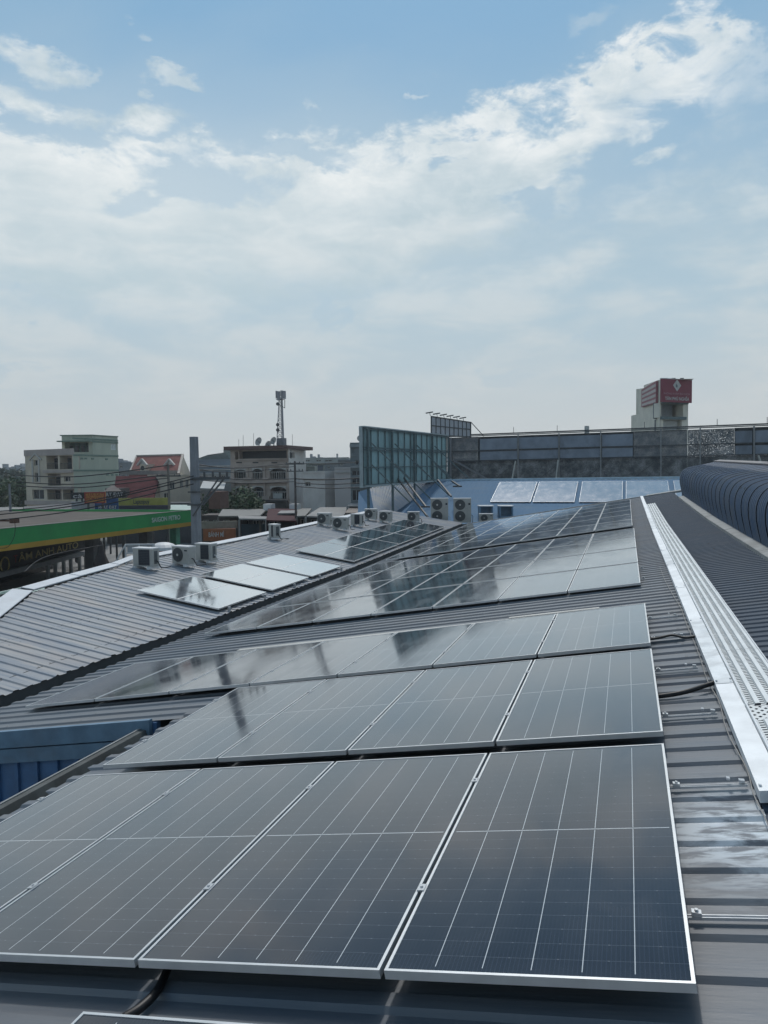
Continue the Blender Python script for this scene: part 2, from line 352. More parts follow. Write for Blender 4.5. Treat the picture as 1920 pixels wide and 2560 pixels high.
# ------------------------------------------------------------------ mesh builder
class MB:
    def __init__(s): s.v = []; s.f = []; s.mi = []; s.cur = 0
    def add(s, vs, fs):
        b = len(s.v); s.v += [tuple(p) for p in vs]
        for f in fs: s.f.append([b+i for i in f]); s.mi.append(s.cur)
        return s
    def hexa(s, P):      # 8 pts: bottom 4 ccw, top 4 ccw
        return s.add(P, [(3, 2, 1, 0), (4, 5, 6, 7), (0, 1, 5, 4), (1, 2, 6, 5), (2, 3, 7, 6), (3, 0, 4, 7)])
    def box(s, c, sz, rz=0.0):
        x, y, z = sz[0]/2, sz[1]/2, sz[2]/2; c = V(c); R = Matrix.Rotation(rz, 3, 'Z')
        return s.hexa([c + R @ V(p) for p in ((-x, -y, -z), (x, -y, -z), (x, y, -z), (-x, y, -z), (-x, -y, z), (x, -y, z), (x, y, z), (-x, y, z))])
    def boxf(s, o, ex, ey, ez):     # origin corner + three edge vectors
        o, ex, ey, ez = V(o), V(ex), V(ey), V(ez)
        P = [o, o+ex, o+ex+ey, o+ey, o+ez, o+ex+ez, o+ex+ey+ez, o+ey+ez]
        if ex.cross(ey).dot(ez) < 0: P = [P[0], P[3], P[2], P[1], P[4], P[7], P[6], P[5]]
        return s.hexa(P)
    def quad(s, a, b, c, d_): return s.add([a, b, c, d_], [(0, 1, 2, 3)])
    def poly(s, pts): return s.add(pts, [tuple(range(len(pts)))])
    def tube(s, pts, r, n=8, cap=True):
        pts = [V(p) for p in pts]; rs = r if isinstance(r, (list, tuple)) else [r]*len(pts)
        rings = []
        for i, p in enumerate(pts):
            tg = (pts[min(i+1, len(pts)-1)] - pts[max(i-1, 0)]).normalized()
            a = tg.cross(V((0, 0, 1)))
            if a.length < 0.05: a = tg.cross(V((1, 0, 0)))
            a.normalize(); b = tg.cross(a)
            rings.append([p + (a*math.cos(2*math.pi*k/n) + b*math.sin(2*math.pi*k/n))*rs[i] for k in range(n)])
        vs = [q for R in rings for q in R]; fs = []
        for i in range(len(pts)-1):
            for k in range(n):
                fs.append((i*n+k, i*n+(k+1) % n, (i+1)*n+(k+1) % n, (i+1)*n+k))
        if cap: fs += [tuple(range(n))[::-1], tuple((len(pts)-1)*n+k for k in range(n))]
        return s.add(vs, fs)
    def bar(s, a, b, wd, ht=None, up=V((0, 0, 1))):
        a, b = V(a), V(b); ht = ht or wd; tg = (b-a).normalized(); sd_ = tg.cross(up)
        if sd_.length < 0.05: sd_ = tg.cross(V((0, 1, 0)))
        sd_.normalize(); u2 = sd_.cross(tg)
        o = a - sd_*wd/2 - u2*ht/2
        return s.boxf(o, b-a, sd_*wd, u2*ht)
    def disc(s, c, nrm, r, th, n=20):
        nrm = V(nrm).normalized(); return s.tube([V(c), V(c)+nrm*th], r, n)
    def build(s, name, m, parent=None, smooth=False, local=False):
        me = bpy.data.meshes.new(name)
        off = V((0, 0, 0))
        if parent is not None and not local:
            p = parent
            while p is not None: off = off + p.location; p = p.parent
        me.from_pydata([tuple(V(q)-off) for q in s.v], [], s.f)
        ms = m if isinstance(m, (list, tuple)) else [m]
        for k in ms: me.materials.append(k)
        if len(ms) > 1: me.polygons.foreach_set('material_index', s.mi)
        if smooth: me.polygons.foreach_set('use_smooth', [True]*len(me.polygons))
        me.update()
        o = bpy.data.objects.new(name, me); COL.objects.link(o)
        if parent is not None: o.parent = parent
        return o

def tag(o, label=None, cat=None, group=None, kind=None):
    if label: o['label'] = label
    if cat: o['category'] = cat
    if group: o['group'] = group
    if kind: o['kind'] = kind
    return o
def empty(name, loc, label, cat, group=None):
    o = bpy.data.objects.new(name, None); COL.objects.link(o); o.location = loc; o.empty_display_size = 0.2
    return tag(o, label, cat, group)
def struct(o): o['kind'] = 'structure'; return o

def text_mesh(parent, name, s, P0, P1, height, m, nrm_off=0.03, bold=0.0, up=V((0, 0, 1))):
    """lettering from P0 (left end of baseline) to P1 (right end), standing in the plane of `up`"""
    cu = bpy.data.curves.new('txt', 'FONT'); cu.body = s; cu.size = 1.0; cu.extrude = 0.01; cu.offset = bold
    ob = bpy.data.objects.new('txt', cu); COL.objects.link(ob)
    dg = bpy.context.evaluated_depsgraph_get()
    me = bpy.data.meshes.new_from_object(ob.evaluated_get(dg))
    bpy.data.objects.remove(ob); bpy.data.curves.remove(cu)
    xs = [v.co.x for v in me.vertices]; ys = [v.co.y for v in me.vertices]
    x0, x1, y1 = min(xs), max(xs), 0.72
    P0, P1 = V(P0), V(P1); ex = P1-P0; L = ex.length; ex = ex/L; n = ex.cross(up).normalized()
    off = V((0, 0, 0)); p = parent
    while p is not None: off = off + p.location; p = p.parent
    for v in me.vertices:
        q = P0 + ex*((v.co.x-x0)/(x1-x0)*L) + up*(v.co.y/y1*height) + n*(nrm_off + v.co.z*0.5)
        v.co = q - off
    me.materials.clear(); me.materials.append(m)
    o = bpy.data.objects.new(name, me); COL.objects.link(o); o.parent = parent
    return o

# ------------------------------------------------------------------ the site: ground and street
ground = MB().quad((-1500, -300, 0), (1200, -300, 0), (1200, 1500, 0), (-1500, 1500, 0)).build(
    'ground', mat('city_ground', (0.13, 0.135, 0.13), 0.95, 0, 0.3, 0.05, dirt=(0.07, 0.085, 0.06), dirt_amt=0.6))
struct(ground)
road = MB().quad((-30, -60, 0.004), (-17, -60, 0.004), (-17, 140, 0.004), (-30, 140, 0.004)).build(
    'road', mat('asphalt', (0.052, 0.053, 0.056), 0.9, 0, 0.2, 0.6, dirt=(0.09, 0.088, 0.085)))
struct(road)
pv = MB().box((-15.6, 40, 0.065), (2.6, 200, 0.13)).build('pavement', mat('pavement_concrete', (0.22, 0.21, 0.2), 0.9, 0, 0.15, 1.5))
struct(pv)
fc = MB().box((-42, 45, 0.065), (23.6, 60, 0.13)).build('forecourt', mat('forecourt_concrete', (0.26, 0.26, 0.255), 0.9, 0, 0.15, 0.5, dirt=(0.13, 0.13, 0.13)))
struct(fc)

# ------------------------------------------------------------------ market hall roof
A1 = 0.1622
TA = math.tan(A1)
N1 = V((-math.sin(A1), 0, math.cos(A1)))
P_TOP = V((0.235, 0, EYE-1.7798))
P_ROOF = P_TOP - N1*0.14
def rise(Y): return max(0.0, Y-23)*0.0125
def zr(X, Y=0.0): return P_ROOF.z + (X-P_ROOF.x)*TA + rise(Y)
def on_roof(x, y, h=0.0, zf=zr):
    r = ray(x, y); lo, hi = 0.05, 300.0
    for _ in range(60):
        md = (lo+hi)/2; p = CAM + r*md
        if p.z - zf(p.x, p.y) - h > 0: lo = md
        else: hi = md
    return CAM + r*lo
A2 = 0.155
def z2(X, Y=0.0): return 4.72 + (-8.8-X)*math.tan(A2) + rise(Y)

def rib_profile(y0, y1, pitch=0.26, h=0.021):
    """trapezoidal sheet profile -> list of (y, height)"""
    out = []; y = y0
    while y < y1:
        out += [(y, 0), (y+pitch*0.52, 0), (y+pitch*0.60, h), (y+pitch*0.90, h)]
        y += pitch
    out.append((y, 0))
    return out
def sheet(x0, x1, y0, y1, zf, m, name, parent, pitch=0.26, h=0.021, xs=None, jag=0.0):
    pr = rib_profile(y0, y1, pitch, h); vs = []; fs = []
    xs = xs or [x0 + (x1-x0)*i/6 for i in range(7)]
    rnd = random.Random(3)
    for k, (y, hh) in enumerate(pr):
        jx = jag*rnd.random() if k % 8 < 2 else 0
        for i, x in enumerate(xs):
            xx = x + (jx if i == 0 else 0)
            vs.append((xx, y, zf(xx, y) + hh))
    n = len(xs)
    for k in range(len(pr)-1):
        for i in range(n-1):
            fs.append((k*n+i, k*n+i+1, (k+1)*n+i+1, (k+1)*n+i))
    return MB().add(vs, fs).build(name, m, parent)

hall = empty('market_hall', (0, 20, 0), 'large low hall under a dark grey corrugated metal roof that carries the solar panels', 'building')
XR = 2.3
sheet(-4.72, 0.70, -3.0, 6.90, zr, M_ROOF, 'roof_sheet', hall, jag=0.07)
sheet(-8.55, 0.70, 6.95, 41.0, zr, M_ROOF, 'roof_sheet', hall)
sheet(0.702, XR, -3.0, 41.0, zr, M_ROOF3, 'roof_sheet', hall, pitch=0.21, h=0.016)
# far verge flashing of that roof
mb = MB()
mb.boxf((-9.3, 41.0, zr(-9.3, 41)-0.04), (9.3+3.2, 0, (9.3+3.2)*TA), (0, 0.16, 0), (0, 0, 0.10))
mb.boxf((1.0, 41.17, zr(1.0, 41)+0.0), (2.2, 0, 2.2*TA), (0, 0.5, 0.02), (0, 0, 0.06))
mb.build('verge_flashing', M_FLASH, hall)
# outer walls
mb = MB()
mb.box((-4, 41.3, 2.2), (10.6, 0.12, 4.4)); mb.box((3.2, 19, 3.0), (0.12, 44, 6.0))
mb.box((-4.95, 1.9, 2.5), (0.12, 9.8, 5.0))
mb.build('wall', mat('hall_wall', (0.22, 0.23, 0.24), 0.8), hall)
# blue end wall with its ribs, under the stepped verge
mb = MB()
x = -9.4; zt = lambda X: zr(X, 0)-0.02
while x < -5.0:
    x2 = min(x+0.30, -5.0)
    mb.boxf((x, 6.99, 1.0), (x2-x-0.045, 0, 0), (0, 0.03, 0), (0, 0, 0.001))
    mb.hexa([(x, 6.965, 0.5), (x2-0.05, 6.965, 0.5), (x2-0.05, 7.0, 0.5), (x, 7.0, 0.5), (x, 6.965, zt(x)), (x2-0.05, 6.965, zt(x2)), (x2-0.05, 7.0, zt(x2)), (x, 7.0, zt(x))])
    mb.hexa([(x2-0.05, 6.925, 0.5), (x2, 6.925, 0.5), (x2, 7.0, 0.5), (x2-0.05, 7.0, 0.5), (x2-0.05, 6.925, zt(x2)), (x2, 6.925, zt(x2)), (x2, 7.0, zt(x2)), (x2-0.05, 7.0, zt(x2))])
    x = x2
mb.build('end_wall', M_BLUEWALL, hall)
mb = MB()
mb.hexa([(-9.4, 6.86, zr(-9.4)-0.17), (-5.05, 6.86, zr(-5.05)-0.17), (-5.05, 6.92, zr(-5.05)-0.17), (-9.4, 6.92, zr(-9.4)-0.17),
         (-9.4, 6.86, zr(-9.4)+0.035), (-5.05, 6.86, zr(-5.05)+0.035), (-5.05, 6.92, zr(-5.05)+0.035), (-9.4, 6.92, zr(-9.4)+0.035)])
mb.hexa([(-9.4, 6.875, zr(-9.4)-0.36), (-5.05, 6.875, zr(-5.05)-0.36), (-5.05, 6.923, zr(-5.05)-0.36), (-9.4, 6.923, zr(-9.4)-0.36),
         (-9.4, 6.875, zr(-9.4)-0.19), (-5.05, 6.875, zr(-5.05)-0.19), (-5.05, 6.923, zr(-5.05)-0.19), (-9.4, 6.923, zr(-9.4)-0.19)])
mb.build('verge_trim', M_BLUETRIM, hall)
# box gutter beside the front rows
g = MB(); zo, zi = zr(-5.15)-0.065, zr(-4.7)-0.03
for (a, b, zA, zB) in ((-5.17, -5.10, zo, zo), (-5.10, -5.06, zo, zo-0.10), (-5.06, -4.72, zo-0.10, zo-0.08), (-4.72, -4.70, zo-0.08, zi)):
    g.quad((a, -3, zA), (b, -3, zB), (b, 6.9, zB), (a, 6.9, zA))
g.box((-5.18, 1.95, zo-0.07), (0.015, 9.9, 0.13))
g.build('box_gutter', M_GUT, hall)
g = MB(); g.box((-5.175, 1.95, zo+0.004), (0.022, 9.9, 0.012)); g.build('gutter_lip', M_FLASH, hall)
g = MB()
for yy in (4.3, 5.55, 6.75):
    g = MB(); g.boxf((-5.06, yy, zo-0.09), (0.34, 0.0, 0.03), (0, 0.10, 0), (0, 0, 0.03))
    g.build('rusty_bracket', M_RUST, hall)
g = MB(); zc = lambda y: rise(y)
for (a, b, ha, hb) in ((-8.55, -8.57, 0.0, -0.22), (-8.57, -9.25, -0.22, -0.27), (-9.25, -9.27, -0.27, 0.16)):
    for y0, y1 in ((6.95, 23), (23, 41)):
        g.quad((a, y0, zr(-8.55, y0)+ha), (b, y0, zr(-8.55, y0)+hb), (b, y1, zr(-8.55, y1)+hb), (a, y1, zr(-8.55, y1)+ha))
g.build('valley_gutter', M_GUT, hall)
# right-hand gutter flashing against the monitor
g = MB()
for k in range(16):
    y0 = -2+k*2.35; y1 = min(y0+2.35, 35.6)
    if y1 <= y0: break
    e = 0.004*(k % 2)
    g.boxf((2.24, y0, zr(2.24, y0)+0.05+e), (0.34, 0, 0.34*TA+0.03), (0, y1-y0-0.006, rise(y1)-rise(y0)), (0, 0, 0.02))
    g.boxf((2.225, y0, zr(2.225, y0)+0.0+e), (0.014, 0, 0), (0, y1-y0-0.006, rise(y1)-rise(y0)), (0, 0, 0.072+0))
g.build('apron_flashing', M_FLASH, hall)

# ------------------------------------------------------------------ raised monitor roof with curved eaves
mon = empty('roof_monitor', (3.0, 18, 6.2), 'raised navy blue roof section with ribbed curved eaves at the right edge', 'roof')
base_prof = [(2.475, 6.55), (2.44, 6.82), (2.385, 7.093), (2.355, 7.27), (2.348, 7.414), (2.356, 7.53), (2.38, 7.63), (2.415, 7.71), (2.46, 7.78), (2.52, 7.84), (2.60, 7.885), (2.72, 7.93), (2.95, 7.985), (3.3, 8.065), (3.911, 8.19)]
def mon_z(z, Y):
    t_ = (z-6.55)/(8.19-6.55)
    zb = 6.55 + (z-6.55)
    # crest and foot both run level with the camera axis, sagging a little towards the viewer
    drop = (8.19-8.01)*(36.6-Y)/(36.6-23.9)
    return zb - min(drop, 0.34)*1.0 if False else zb - min(0.0143*(36.6-Y), 0.30)
vs = []; fs = []; seams = []
y = -2.0; cols = []
k = 0
while y < 36.6:
    # one 0.94 m sheet: narrow ribs, then a lap that stands proud
    for j in range(5):
        for q, hh in ((0.0, 0.0), (0.075, 0.0), (0.088, 0.026), (0.120, 0.026)):
            cols.append((y + j*0.178 + q, hh))
    cols.append((y+0.878, 0.0)); cols.append((y+0.884, -0.04)); cols.append((y+0.935, -0.04)); cols.append((y+0.939, 0.032)); cols.append((y+0.960, 0.032)); cols.append((y+0.966, 0.0))
    y += 0.967
cols = [c for c in cols if c[0] <= 36.6]; cols.append((36.6, 0.0))
npf = len(base_prof)
nr = []
for i in range(npf):
    a = V(base_prof[max(i-1, 0)]); b = V(base_prof[min(i+1, npf-1)]); tt = (b-a).normalized(); nr.append(V((-tt.y, tt.x)))
for (yy, hh) in cols:
    for i, (px_, pz_) in enumerate(base_prof):
        fade = 1.0 if i < npf-2 else 0.4
        if hh > 0.03 and i < 2: hq = 0.02
        else: hq = hh
        vs.append((px_ + nr[i].x*hq*fade, yy, mon_z(pz_, yy) + nr[i].y*hq*fade))
for c in range(len(cols)-1):
    for i in range(npf-1):
        fs.append((c*npf+i, c*npf+i+1, (c+1)*npf+i+1, (c+1)*npf+i))
mbm = MB().add(vs, fs)
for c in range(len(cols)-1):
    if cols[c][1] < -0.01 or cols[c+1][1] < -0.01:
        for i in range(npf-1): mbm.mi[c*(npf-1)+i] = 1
mbm.build('curved_sheet', [M_MON, mat('lap_shadow_dark', (0.010, 0.014, 0.022), 0.9, spec=.05)], mon)  # shadow line at each lap painted near-black into the groove columns
mb = MB()
for k in range(20):
    y0 = -2+k*1.95; y1 = min(y0+1.95, 36.9)
    if y1 <= y0: break
    za, zb = mon_z(8.19, y0)+0.03, mon_z(8.19, y1)+0.03
    mb.hexa([(3.80, y0, za-0.02), (4.05, y0, za+0.03), (4.05, y1, zb+0.03), (3.80, y1, zb-0.02), (3.80, y0, za+0.015), (4.05, y0, za+0.06), (4.05, y1, zb+0.06), (3.80, y1, zb+0.015)])
mb.build('ridge_cap', mat('grey_brown_cap', (0.20, 0.19, 0.19), 0.6, 0, 0.15, 2, dirt=(0.14, 0.11, 0.11)), mon)
mb = MB()
mb.quad((3.95, -2, mon_z(8.19, -2)), (6.5, -2, mon_z(7.7, -2)), (6.5, 36.6, mon_z(7.7, 36.6)), (3.95, 36.6, mon_z(8.19, 36.6)))
mb.poly([(p[0]+0.01, 36.58, p[1]) for p in base_prof] + [(6.5, 36.58, 7.7), (6.5, 36.58, 6.3), (2.5, 36.58, 6.3)])
mb.build('far_slope', M_MON, mon)

# ------------------------------------------------------------------ solar panels
AP = math.radians(0)
PROTO = {}
def panel_proto(L, W=1.134, gl=None):
    gl = gl or G_GLASS
    key = (round(L, 3), round(W, 3), gl.name)
    if key in PROTO: return PROTO[key]
    fw, fh = 0.013, 0.035
    f = MB()
    for o_, ex, ey in (((0, 0), (W, 0), (0, fw)), ((0, L-fw), (W, 0), (0, fw)), ((0, fw), (fw, 0), (0, L-2*fw)), ((W-fw, fw), (fw, 0), (0, L-2*fw))):
        f.boxf((o_[0], o_[1], -fh), (ex[0], ex[1], 0), (ey[0], ey[1], 0), (0, 0, fh))
    me_f = f.build('frame', M_ALU, local=True)
    g_ = MB(); g_.quad((fw, fw, -0.003), (W-fw, fw, -0.003), (W-fw, L-fw, -0.003), (fw, L-fw, -0.003))
    me_g = g_.build('glass', gl, local=True)
    b_ = MB(); b_.quad((fw, fw, -0.012), (fw, L-fw, -0.012), (W-fw, L-fw, -0.012), (W-fw, fw, -0.012))
    me_b = b_.build('backsheet', M_BACK, local=True)
    c_ = []
    for yy in (L*0.255, L*0.795):
        c = MB(); c.box((-0.010, yy, 0.003), (0.034, 0.055, 0.006)); c.tube([(-0.010, yy, 0.006), (-0.010, yy, 0.013)], 0.007, 8); c.box((-0.010, yy, -0.02), (0.014, 0.05, 0.038))
        c_.append(c.build('clamp', M_ALU_S, local=True))
    PROTO[key] = [me_f, me_g, me_b] + c_
    for o in PROTO[key]: COL.objects.unlink(o)
    return PROTO[key]
ORD = ['first', 'second', 'third', 'fourth', 'fifth', 'sixth', 'seventh', 'eighth', 'ninth', 'tenth']
def put_panel(loc, rot, L, W, label, group, clamps=True, gl=None):
    r = empty('solar_panel', loc, label, 'solar panel', group); r.rotation_euler = rot
    ps = panel_proto(L, W, gl)
    for o in (ps if clamps else ps[:3]):
        c = o.copy(); COL.objects.link(c); c.parent = r; c.name = o.name.split('.')[0]
    return r
PW, PG = 1.134, 0.020
# block: (right x, near y, dz, slope delta, tilt, rows, row length, row gap, columns)
blocks = {
 'A': (0.2335, 2.6166, 0.0237, 0.0012, -0.0059, 1, 2.338, 0.02, 4),
 'B': (0.2408, 5.1715, 0.0151, 0.0018, 0.0026, 1, 2.338, 0.02, 4),
 'C': (0.2382, 7.8004, 0.0134, 0.0066, -0.0056, 1, 2.338, 0.02, 7),
 'D': (0.2196, 12.3178, -0.0556, -0.0043, 0.0062, 4, 2.49, 0.11, 7),
 'E': (0.1834, 23.7491, 0.0035, -0.0053, 0.0129, 6, 2.33, 0.065, 7)}
rowname = {'A': 'in the nearest full row', 'B': 'in the second row from the camera', 'C': 'in the long third row'}
def side(i, n):
    if i == 0: return 'rightmost'
    if i == n-1: return 'leftmost'
    return ORD[i] + ' from the right'
looks = {'A': 'dark navy solar panel with silver frame, ', 'B': 'grey reflecting solar panel, ', 'C': 'solar panel with a pale sky reflection, '}
for bk, (xr, yn, dz, ds, tilt, rows, L, rg, nc) in blocks.items():
    sl_ = A1+ds
    for r_ in range(rows):
        for i in range(nc):
            s_ = i*(PW+PG)+PW
            y0 = yn + r_*(L+rg)
            loc = V((xr - s_*math.cos(sl_), y0, EYE-1.7798+dz - s_*math.sin(sl_) + tilt*(y0-yn)))
            if bk in rowname: lab = looks[bk] + side(i, nc) + ' ' + rowname[bk]; grp = {'A': 'panels of the nearest row', 'B': 'panels of the second row', 'C': 'panels of the third row'}[bk]
            elif bk == 'D': lab = 'solar panel %s in the %s row of the big middle block' % (side(i, nc), ['nearest', 'second', 'third', 'farthest'][r_]); grp = 'panels of the big middle block'
            else: lab = 'solar panel %s in the %s row of the far block' % (side(i, nc), ['nearest', 'second', 'third', 'fourth', 'fifth', 'farthest'][r_]); grp = 'panels of the far block'
            put_panel(loc, (tilt, -sl_, 0), L, PW, lab, grp, clamps=(bk in 'ABC'))
# the row that only peeps in at the bottom edge
for k in range(2):
    X0 = -2.063 + k*(PW+PG)*math.cos(A1)
    put_panel(V((X0, -0.01, P_TOP.z+(X0-P_TOP.x)*TA)), (0, -A1, 0), 2.33, PW,
              ['solar panel cut off by the bottom edge, corner showing beside the black conduit', 'solar panel cut off by the bottom edge, right of the corner one'][k], 'panels under the bottom edge')
# panels on the far side of the valley
LR = 2.33
def left_panel(ci, y0, L, lab, grp, gl=None):
    X0 = -8.93 - (ci+1)*(PW-0.01)*math.cos(A2) if False else -8.93 - (ci+1)*1.110
    put_panel(V((X0, y0, z2(X0, y0)+0.12)), (0.0125 if y0 > 22.9 else 0, A2, 0), L, 1.118, lab, grp, clamps=False, gl=gl)
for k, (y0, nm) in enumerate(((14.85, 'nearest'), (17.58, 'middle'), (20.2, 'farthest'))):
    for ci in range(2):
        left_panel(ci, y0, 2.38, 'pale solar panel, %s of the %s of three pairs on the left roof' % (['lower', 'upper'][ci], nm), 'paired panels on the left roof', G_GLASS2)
for k in range(5):
    for ci in range(2):
        left_panel(ci, 23.8+k*2.70, 2.64, 'solar panel in the %s column of the array by the valley, %s' % (['lower', 'upper'][ci], ['nearest', 'second', 'third', 'fourth', 'farthest'][k]), 'panels of the array on the left roof')

# rails and their end clamps, running across under each row
def rail(y, x0, x1, lab, h=0.085):
    r = empty('mounting_rail', ((x0+x1)/2, y, zr((x0+x1)/2, y)), lab, 'rail', 'aluminium rails across the roof')
    b_ = MB(); ex = V((x1-x0, 0, (x1-x0)*TA))
    o_ = V((x0, y-0.015, zr(x0, y)+h-0.045))
    b_.boxf(o_, ex, (0, 0.024, 0), (0, 0, 0.006))
    b_.boxf(o_+V((0, 0, 0.006)), ex, (0, 0.005, 0), (0, 0, 0.007)); b_.boxf(o_+V((0, 0.019, 0.006)), ex, (0, 0.005, 0), (0, 0, 0.007))
    b_.build('channel', M_ALU_S, r)
    f_ = MB(); xx = x0+0.15
    while xx < 0.2:
        f_.box((xx, y, zr(xx, y)+0.030), (0.05, 0.026, 0.02)); xx += 1.1
    f_.build('foot', M_ALU_S, r)
    c_ = MB(); xc = 0.285; c_.box((xc, y, zr(xc, y)+h-0.022), (0.038, 0.030, 0.018)); c_.tube([(xc, y, zr(xc, y)+h-0.014), (xc, y, zr(xc, y)+h-0.004)], 0.008, 8)
    c_.build('end_clamp', M_ALU, r)
    if x1 < 1.0:
        e = MB(); e.box((x1-0.03, y, zr(x1, y)+h-0.02), (0.03, 0.03, 0.014)); e.build('bracket', M_ALU_S, r); e = MB(); e.box((x1-0.10, y, zr(x1, y)+h-0.015), (0.018, 0.03, 0.012)); e.build('bracket', M_ALU_S, r)
rail(3.21, -4.3, 1.9, 'aluminium rail under the lower half of the nearest row, leaving the right edge')
rail(4.52, -4.3, 0.66, 'aluminium rail under the upper half of the nearest panel row, ending at the cable tray')
rail(5.80, -4.3, 0.64, 'aluminium rail under the lower half of the second panel row')
rail(7.10, -4.3, 0.62, 'aluminium rail under the upper half of the second panel row')
rail(8.42, -7.8, 0.60, 'aluminium rail under the lower half of the long third row, beside the wavy conduit')
rail(9.55, -7.8, 0.60, 'aluminium rail under the upper half of the long third row')
for y0, nm in ((13.0, 'nearest'), (14.3, 'second')):
    rail(y0, -7.7, 0.3, 'aluminium rail under the %s edge of the big middle block' % nm)

# pale duct lying across the open strip
b_ = MB(); b_.boxf((-5.9, 10.30, zr(-5.9)+0.05), (5.35, 0, 5.35*TA), (0, 0.13, 0), (0, 0, 0.03))
b_.boxf((-1.6, 10.52, zr(-1.6)+0.045), (1.25, 0, 1.25*TA), (0, 0.10, 0), (0, 0, 0.03))
b_.box((-0.62, 10.33, zr(-0.62)+0.03), (0.30, 0.05, 0.05))
tag(b_.build('cable_duct', mat('pale_duct', (0.42, 0.42, 0.40), 0.55, 0.2, 0.1, 3)), 'pale flat metal duct lying across the open strip of roof behind the third row', 'duct')

# ------------------------------------------------------------------ cable tray and walkway on the ridge line
tray = empty('cable_tray', (0.74, 20, zr(0.74)), 'closed galvanised cable tray running up the roof beside the perforated walkway', 'cable tray')
secs = [(4.30, 6.35, M_GALVB), (6.355, 8.85, M_GALV), (8.855, 11.3, M_GALVB), (11.305, 13.8, M_GALVB), (13.805, 16.3, M_GALV), (16.305, 19, M_GALVB), (19.005, 22, M_GALVB), (22.005, 26, M_GALV), (26.005, 31, M_GALVB), (31.005, 40.5, M_GALVB)]
for i, (y0, y1, mm) in enumerate(secs):
    b_ = MB(); e = 0.003*(i % 2)
    b_.boxf((0.692, y0, zr(0.692, y0)+0.035), (0.118, 0, 0.118*TA), (0, y1-y0, rise(y1)-rise(y0)), (0, 0, 0.062+e))
    b_.boxf((0.686, y0, zr(0.686, y0)+0.097+e), (0.130, 0, 0.130*TA), (0, y1-y0, rise(y1)-rise(y0)), (0, 0, 0.005))
    b_.box((0.70, y0+0.06, zr(0.70, y0)+0.108+e), (0.014, 0.014, 0.012)); b_.box((0.80, y0+0.05, zr(0.80, y0)+0.12+e), (0.014, 0.014, 0.012))
    b_.build('tray_section', mm, tray)
def plank_mat():
    m = bpy.data.materials.new('perforated_galvanised'); m.use_nodes = True
    t = NT(m.node_tree); b = m.node_tree.nodes['Principled BSDF']
    g = t.sep(t.coord('Generated')); o = t.sep(t.coord('Object'))
    n = t.noise(t.coord('Object'), 5.0, 5)
    t.put(b.inputs['Base Color'], t.mix(n, (0.52, 0.55, 0.56), (0.72, 0.75, 0.76)))
    b.inputs['Roughness'].default_value = 0.42; b.inputs['Metallic'].default_value = 0.45
    # slots in the four valleys between the raised ribs
    f = t.m('FRACT', t.m('ADD', t.m('MULTIPLY', g[0], 4.0), 0.0))
    inv = t.m('MULTIPLY', t.m('GREATER_THAN', f, 0.16), t.m('LESS_THAN', f, 0.60))
    fy = t.m('FRACT', t.m('MULTIPLY', o[1], 1/0.046))
    hole_ = t.m('MULTIPLY', inv, t.m('LESS_THAN', fy, 0.45))
    tr = t.new('ShaderNodeBsdfTransparent'); mx = t.new('ShaderNodeMixShader')
    t.put(mx.inputs[0], hole_); t.l.new(b.outputs[0], mx.inputs[1]); t.l.new(tr.outputs[0], mx.inputs[2])
    t.l.new(mx.outputs[0], m.node_tree.nodes['Material Output'].inputs[0])
    return m
def grating_mat():
    m = bpy.data.materials.new('expanded_metal'); m.use_nodes = True
    t = NT(m.node_tree); b = m.node_tree.nodes['Principled BSDF']
    o = t.sep(t.coord('Object'))
    b.inputs['Base Color'].default_value = (0.66, 0.68, 0.68, 1); b.inputs['Metallic'].default_value = 0.4; b.inputs['Roughness'].default_value = 0.4
    a = t.m('PINGPONG', t.m('MULTIPLY', o[0], 1/0.06), 0.5); c = t.m('PINGPONG', t.m('MULTIPLY', o[1], 1/0.085), 0.5)
    h_ = t.m('LESS_THAN', t.m('ABSOLUTE', t.m('SUBTRACT', t.m('ADD', a, c), 0.5)), 0.27)
    tr = t.new('ShaderNodeBsdfTransparent'); mx = t.new('ShaderNodeMixShader')
    t.put(mx.inputs[0], t.m('SUBTRACT', 1.0, h_)); t.l.new(b.outputs[0], mx.inputs[1]); t.l.new(tr.outputs[0], mx.inputs[2])
    t.l.new(mx.outputs[0], m.node_tree.nodes['Material Output'].inputs[0])
    return m
M_PLANK, M_GRATE = plank_mat(), grating_mat()
walk = empty('roof_walkway', (0.97, 20, zr(0.97)), 'perforated galvanised walkway with raised ribs running up the ridge', 'walkway')
wx0, wx1 = 0.835, 1.135
ws = [(3.0, 5.42), (5.76, 7.35), (7.355, 9.7), (9.705, 12.2), (12.205, 15.0), (15.005, 18.2), (18.205, 22.2), (22.205, 27.0), (27.005, 33.2)]
for (y0, y1) in ws:
    pts = []; n = 4; W_ = wx1-wx0
    for k in range(n):
        for fr, hh in ((0.0, 0.016), (0.10, 0.016), (0.17, 0.0), (0.60, 0.0), (0.68, 0.016), (0.999, 0.016)): pts.append((wx0+W_*(k+fr)/n, hh))
    b_ = MB()
    for i in range(len(pts)-1):
        (xa, ha), (xb, hb) = pts[i], pts[i+1]
        b_.quad((xa, y0, zr(xa, y0)+0.10+ha), (xb, y0, zr(xb, y0)+0.10+hb), (xb, y1, zr(xb, y1)+0.10+hb), (xa, y1, zr(xa, y1)+0.10+ha))
    b_.build('plank', M_PLANK, walk)
b_ = MB(); b_.quad((wx0, 5.43, zr(wx0)+0.10), (wx1, 5.43, zr(wx1)+0.10), (wx1, 5.75, zr(wx1)+0.10), (wx0, 5.75, zr(wx0)+0.10)); b_.build('grating', M_GRATE, walk)
b_ = MB()
